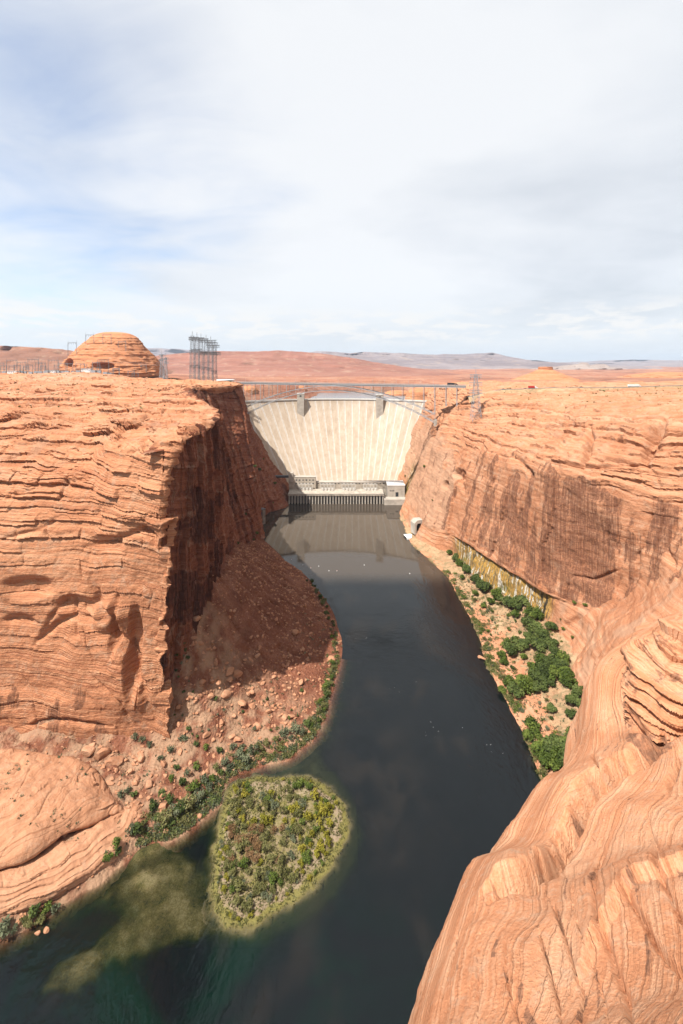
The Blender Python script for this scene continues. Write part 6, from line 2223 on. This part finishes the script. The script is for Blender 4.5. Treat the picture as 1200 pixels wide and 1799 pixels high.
def tufts(name, mat, pts, size, label, nb=5, seed=1, tall=1.0):
    r = np.random.default_rng(seed)
    n = len(pts)
    pts = np.asarray(pts)
    P0 = np.repeat(pts, nb, 0)
    sz = np.repeat(size, nb) * (.6 + .8 * r.random(n * nb))
    a = r.random(n * nb) * 6.28
    off = (r.normal(size=(n * nb, 2)) * .45) * sz[:, None]
    P0 = P0 + np.concatenate([off, np.zeros((n * nb, 1))], 1)
    lean = r.normal(size=(n * nb, 2)) * .35 * sz[:, None]
    wv_ = np.stack([np.cos(a), np.sin(a), 0 * a], -1) * sz[:, None] * .42
    top = P0 + np.stack([lean[:, 0], lean[:, 1], sz * tall], -1)
    V = np.stack([P0 - wv_ * .6, P0 + wv_ * .6, top + wv_ * .45, top - wv_ * .45], 1).reshape(-1, 3)
    F = np.arange(len(V)).reshape(-1, 4)
    lv = np.repeat(r.random(n), 4 * nb)
    me = np_mesh(name, V, F, False, {'leafv': lv})
    return info(link_mesh(name, me, mat), label, 'grass', None, 'stuff')


gsel = (r.random(len(Xi)) < .9 * np.exp(-((di_ - 2.4) / 2.6) ** 2) + .95 * (di_ > 4) * (fbm(np.stack([Xi / 9, Yi / 9, 0 * Xi], -1), 3, seed=346) > -.3))
zi = [ground(x, y).z for x, y in zip(Xi[gsel], Yi[gsel])]
tufts('grass', M['leaf_olive'], np.stack([Xi[gsel], Yi[gsel], zi], -1), .4 + .5 * r.random(gsel.sum()), 'short yellow-green growth over the river island', 5, 3, .7)
# low scrub dotted over both banks
pts_ = [p for p in pts_ if r.random() < .95]
for i in range(2200):
    x, y = r.uniform(-175, 0), r.uniform(215, 420)
    if 270 < y and x < -100: continue
    z = float(rb(np.array([x]), np.array([y]))[0])
    if z < .3 or z > 16: continue
    if fbm(np.array([[x / 14, y / 14, 3]]), 3, seed=340)[0] < .02: continue
    g = ground(x, y)
    if g: pts_.append(tuple(g))
tufts('scrub', M['leaf_sage'], np.array(pts_), .45 + .6 * r.random(len(pts_)), 'low grey-green scrub dotted over both river banks', 6, 4, .8)
# thick undergrowth along the left shore and under the right bank trees
def thicket(name, mat, pts, size, label, seed, nb=46):
    r = np.random.default_rng(seed)
    pts = np.asarray(pts); n = len(pts)
    d = r.normal(size=(n, nb, 3)); d /= np.linalg.norm(d, axis=-1, keepdims=True)
    d[..., 2] = np.abs(d[..., 2])
    p = pts[:, None] + d * (r.random((n, nb, 1)) ** .5) * np.asarray(size)[:, None, None] * np.array([1, 1, .8])
    p = p.reshape(-1, 3); m_ = len(p)
    a = r.normal(size=(m_, 3)); a /= np.linalg.norm(a, axis=1, keepdims=True)
    b = np.cross(a, r.normal(size=(m_, 3))); b /= np.linalg.norm(b, axis=1, keepdims=True)
    sz = (.2 + .2 * r.random((m_, 1))) * np.repeat(np.asarray(size), nb)[:, None] ** .5
    V = np.stack([p - a * sz, p - b * sz * .6, p + a * sz, p + b * sz * .6], 1).reshape(-1, 3)
    me = np_mesh(name, V, np.arange(len(V)).reshape(-1, 4), False, {'leafv': np.repeat(np.repeat(r.random(n), nb), 4)})
    return info(link_mesh(name, me, mat), label, 'undergrowth', None, 'stuff')


lsh = np.array([W(a, b, 0) for a, b in [(592, 1110), (596, 1165), (583, 1215), (571, 1260), (549, 1300), (505, 1334), (445, 1351), (398, 1373), (388, 1410), (343, 1450), (302, 1477), (242, 1492)]])
for sp, sd2, n_ in (('leaf_olive', 1, 330), ('leaf_dark', 2, 260), ('leaf_sage', 3, 260)):
    r2 = np.random.default_rng(sd2)
    q_ = []
    while len(q_) < n_:
        k = r2.random() ** .8 * (len(lsh) - 1.001); i = int(k); f = k - i
        a_, b_2 = lsh[i], lsh[i + 1]
        tv = (b_2 - a_)[:2]; tv = tv / np.linalg.norm(tv)
        nr = np.array([tv[1], -tv[0]])
        dd = abs(r2.normal()) * (3.2 if i < 5 else 6.5) + .3
        x, y = a_[0] + (b_2[0] - a_[0]) * f + nr[0] * dd, a_[1] + (b_2[1] - a_[1]) * f + nr[1] * dd
        if float(rb(np.array([x]), np.array([y]))[0]) < .3:
            x, y = x - 2 * nr[0] * dd, y - 2 * nr[1] * dd
        if float(rb(np.array([x]), np.array([y]))[0]) < .2: 
            n_ -= .2
            continue
        g = ground(x, y)
        if g is None or g.z > 14: n_ -= .2; continue
        q_.append(tuple(g))
    thicket('undergrowth', M[sp], q_, .9 + 1.5 * r2.random(len(q_)), {'leaf_olive': 'olive undergrowth along the left shore', 'leaf_dark': 'dark undergrowth along the left shore', 'leaf_sage': 'grey-green undergrowth along the left shore'}[sp], sd2)
rp_ = {'leaf_olive': [], 'leaf_green': []}
r2 = np.random.default_rng(77)
for i in range(900):
    Y = 258 + 270 * r2.random()
    xw = np.interp(Y, [q[0] for q in ST[::-1]], [q[1][0] for q in ST[::-1]])
    x = xw + 1 + abs(r2.normal()) * 3.2 if r2.random() < .6 else xw + r2.random() * 60
    if fbm(np.array([[x / 11, Y / 11, 5]]), 3, seed=347)[0] < -.05: continue
    g = ground(x, Y)
    if g is not None and .2 < g.z < 18: rp_['leaf_olive' if r2.random() < .6 else 'leaf_green'].append(tuple(g))
for k, v in rp_.items():
    thicket('undergrowth', M[k], v, 1.1 + 2.0 * r2.random(len(v)), {'leaf_olive': 'olive undergrowth along the right waterline', 'leaf_green': 'bright green undergrowth along the right waterline'}[k], 9 if k == 'leaf_olive' else 10)
# desert scrub on the plateau
pl_ = []
for i in range(900):
    if i % 2: x, y = r.uniform(-620, -150), r.uniform(420, 880)
    else: x, y = r.uniform(230, 620), r.uniform(400, 760)
    if fbm(np.array([[x / 60, y / 60, 7]]), 3, seed=345)[0] < 0: continue
    g = ground(x, y)
    if g and g.z > 190: pl_.append(tuple(g))
tufts('scrub', M['leaf_dark'], np.array(pl_), .7 + 1.0 * r.random(len(pl_)), 'tiny dark desert scrub dotted over the plateau rims', 7, 6, .8)
# bushes by the lattice towers
for px, py, lab in ((338, 662, 'dark green bush at the left foot of the dense lattice towers'), (350, 661, 'dark green bush under the middle of the dense lattice towers'), (366, 664, 'dark green bush at the right foot of the dense lattice towers'), (308, 662, 'small dark bush between the butte and the lattice towers')):
    x = (px - 600) / 800 * 830
    g = ground(x, 830)
    if g: shrub(tuple(g), 'dark', 3.4, lab, 'bushes by the lattice towers')
# foam flecks where the current breaks
fl = MB()
for i in range(24):
    px, py = random.choice(((880, 1310), (770, 1240), (760, 1270), (700, 1200), (650, 1120), (755, 1290), (585, 1175)))
    x, y, _ = W(px + random.gauss(0, 22), py + random.gauss(0, 18), 0)
    if not (-2 < x < 108): continue
    a = random.uniform(0, 6.28); s_ = random.uniform(.08, .26)
    fl.poly([(x + s_ * math.cos(a + q), y + s_ * .6 * math.sin(a + q), .05) for q in (0, 1.2, 2.4, 3.6, 5)], [(0, 1, 2, 3, 4)])
info(fl.build('foam', M['foam_white']), 'tiny white foam flecks on the dark river', 'foam', None, 'stuff')

# ------------------------------------------------------------------ look-alikes get their place in the row added
bpy.context.view_layer.update()
same = {}
for o in COL.objects:
    if o.parent is None and o.get('label') and o.get('category') and o.get('kind') not in ('structure', 'stuff'):
        same.setdefault(o['label'], []).append(o)
ORD = ['leftmost', 'second', 'third', 'fourth', 'fifth', 'sixth', 'seventh', 'eighth', 'ninth', 'tenth', 'eleventh', 'twelfth', 'thirteenth', 'fourteenth', 'fifteenth', 'sixteenth']
for lab, os_ in same.items():
    if len(os_) < 2: continue
    os_.sort(key=lambda o: o.location.x / max(o.location.y, 1))
    for i, o in enumerate(os_):
        o['label'] = f"{lab}, leftmost" if i == 0 else f"{lab}, rightmost" if i == len(os_) - 1 else f"{lab}, {ORD[min(i, 15)]} from left"

# ------------------------------------------------------------------ the air between here and the mesas
hb_ = MB().box(-26000, 26000, -400, 24000, -12, 720).build('haze', None)
m, t = new_mat('dry_haze')
v_ = t.n('ShaderNodeVolumePrincipled', Color=(.68, .82, 1.0), Density=0.000024, Anisotropy=.2)
t.link(v_.outputs[0], t.n('ShaderNodeOutputMaterial').inputs['Volume'])
hb_.data.materials.append(m)
info(hb_, 'thin pale desert haze', 'haze', None, 'stuff')
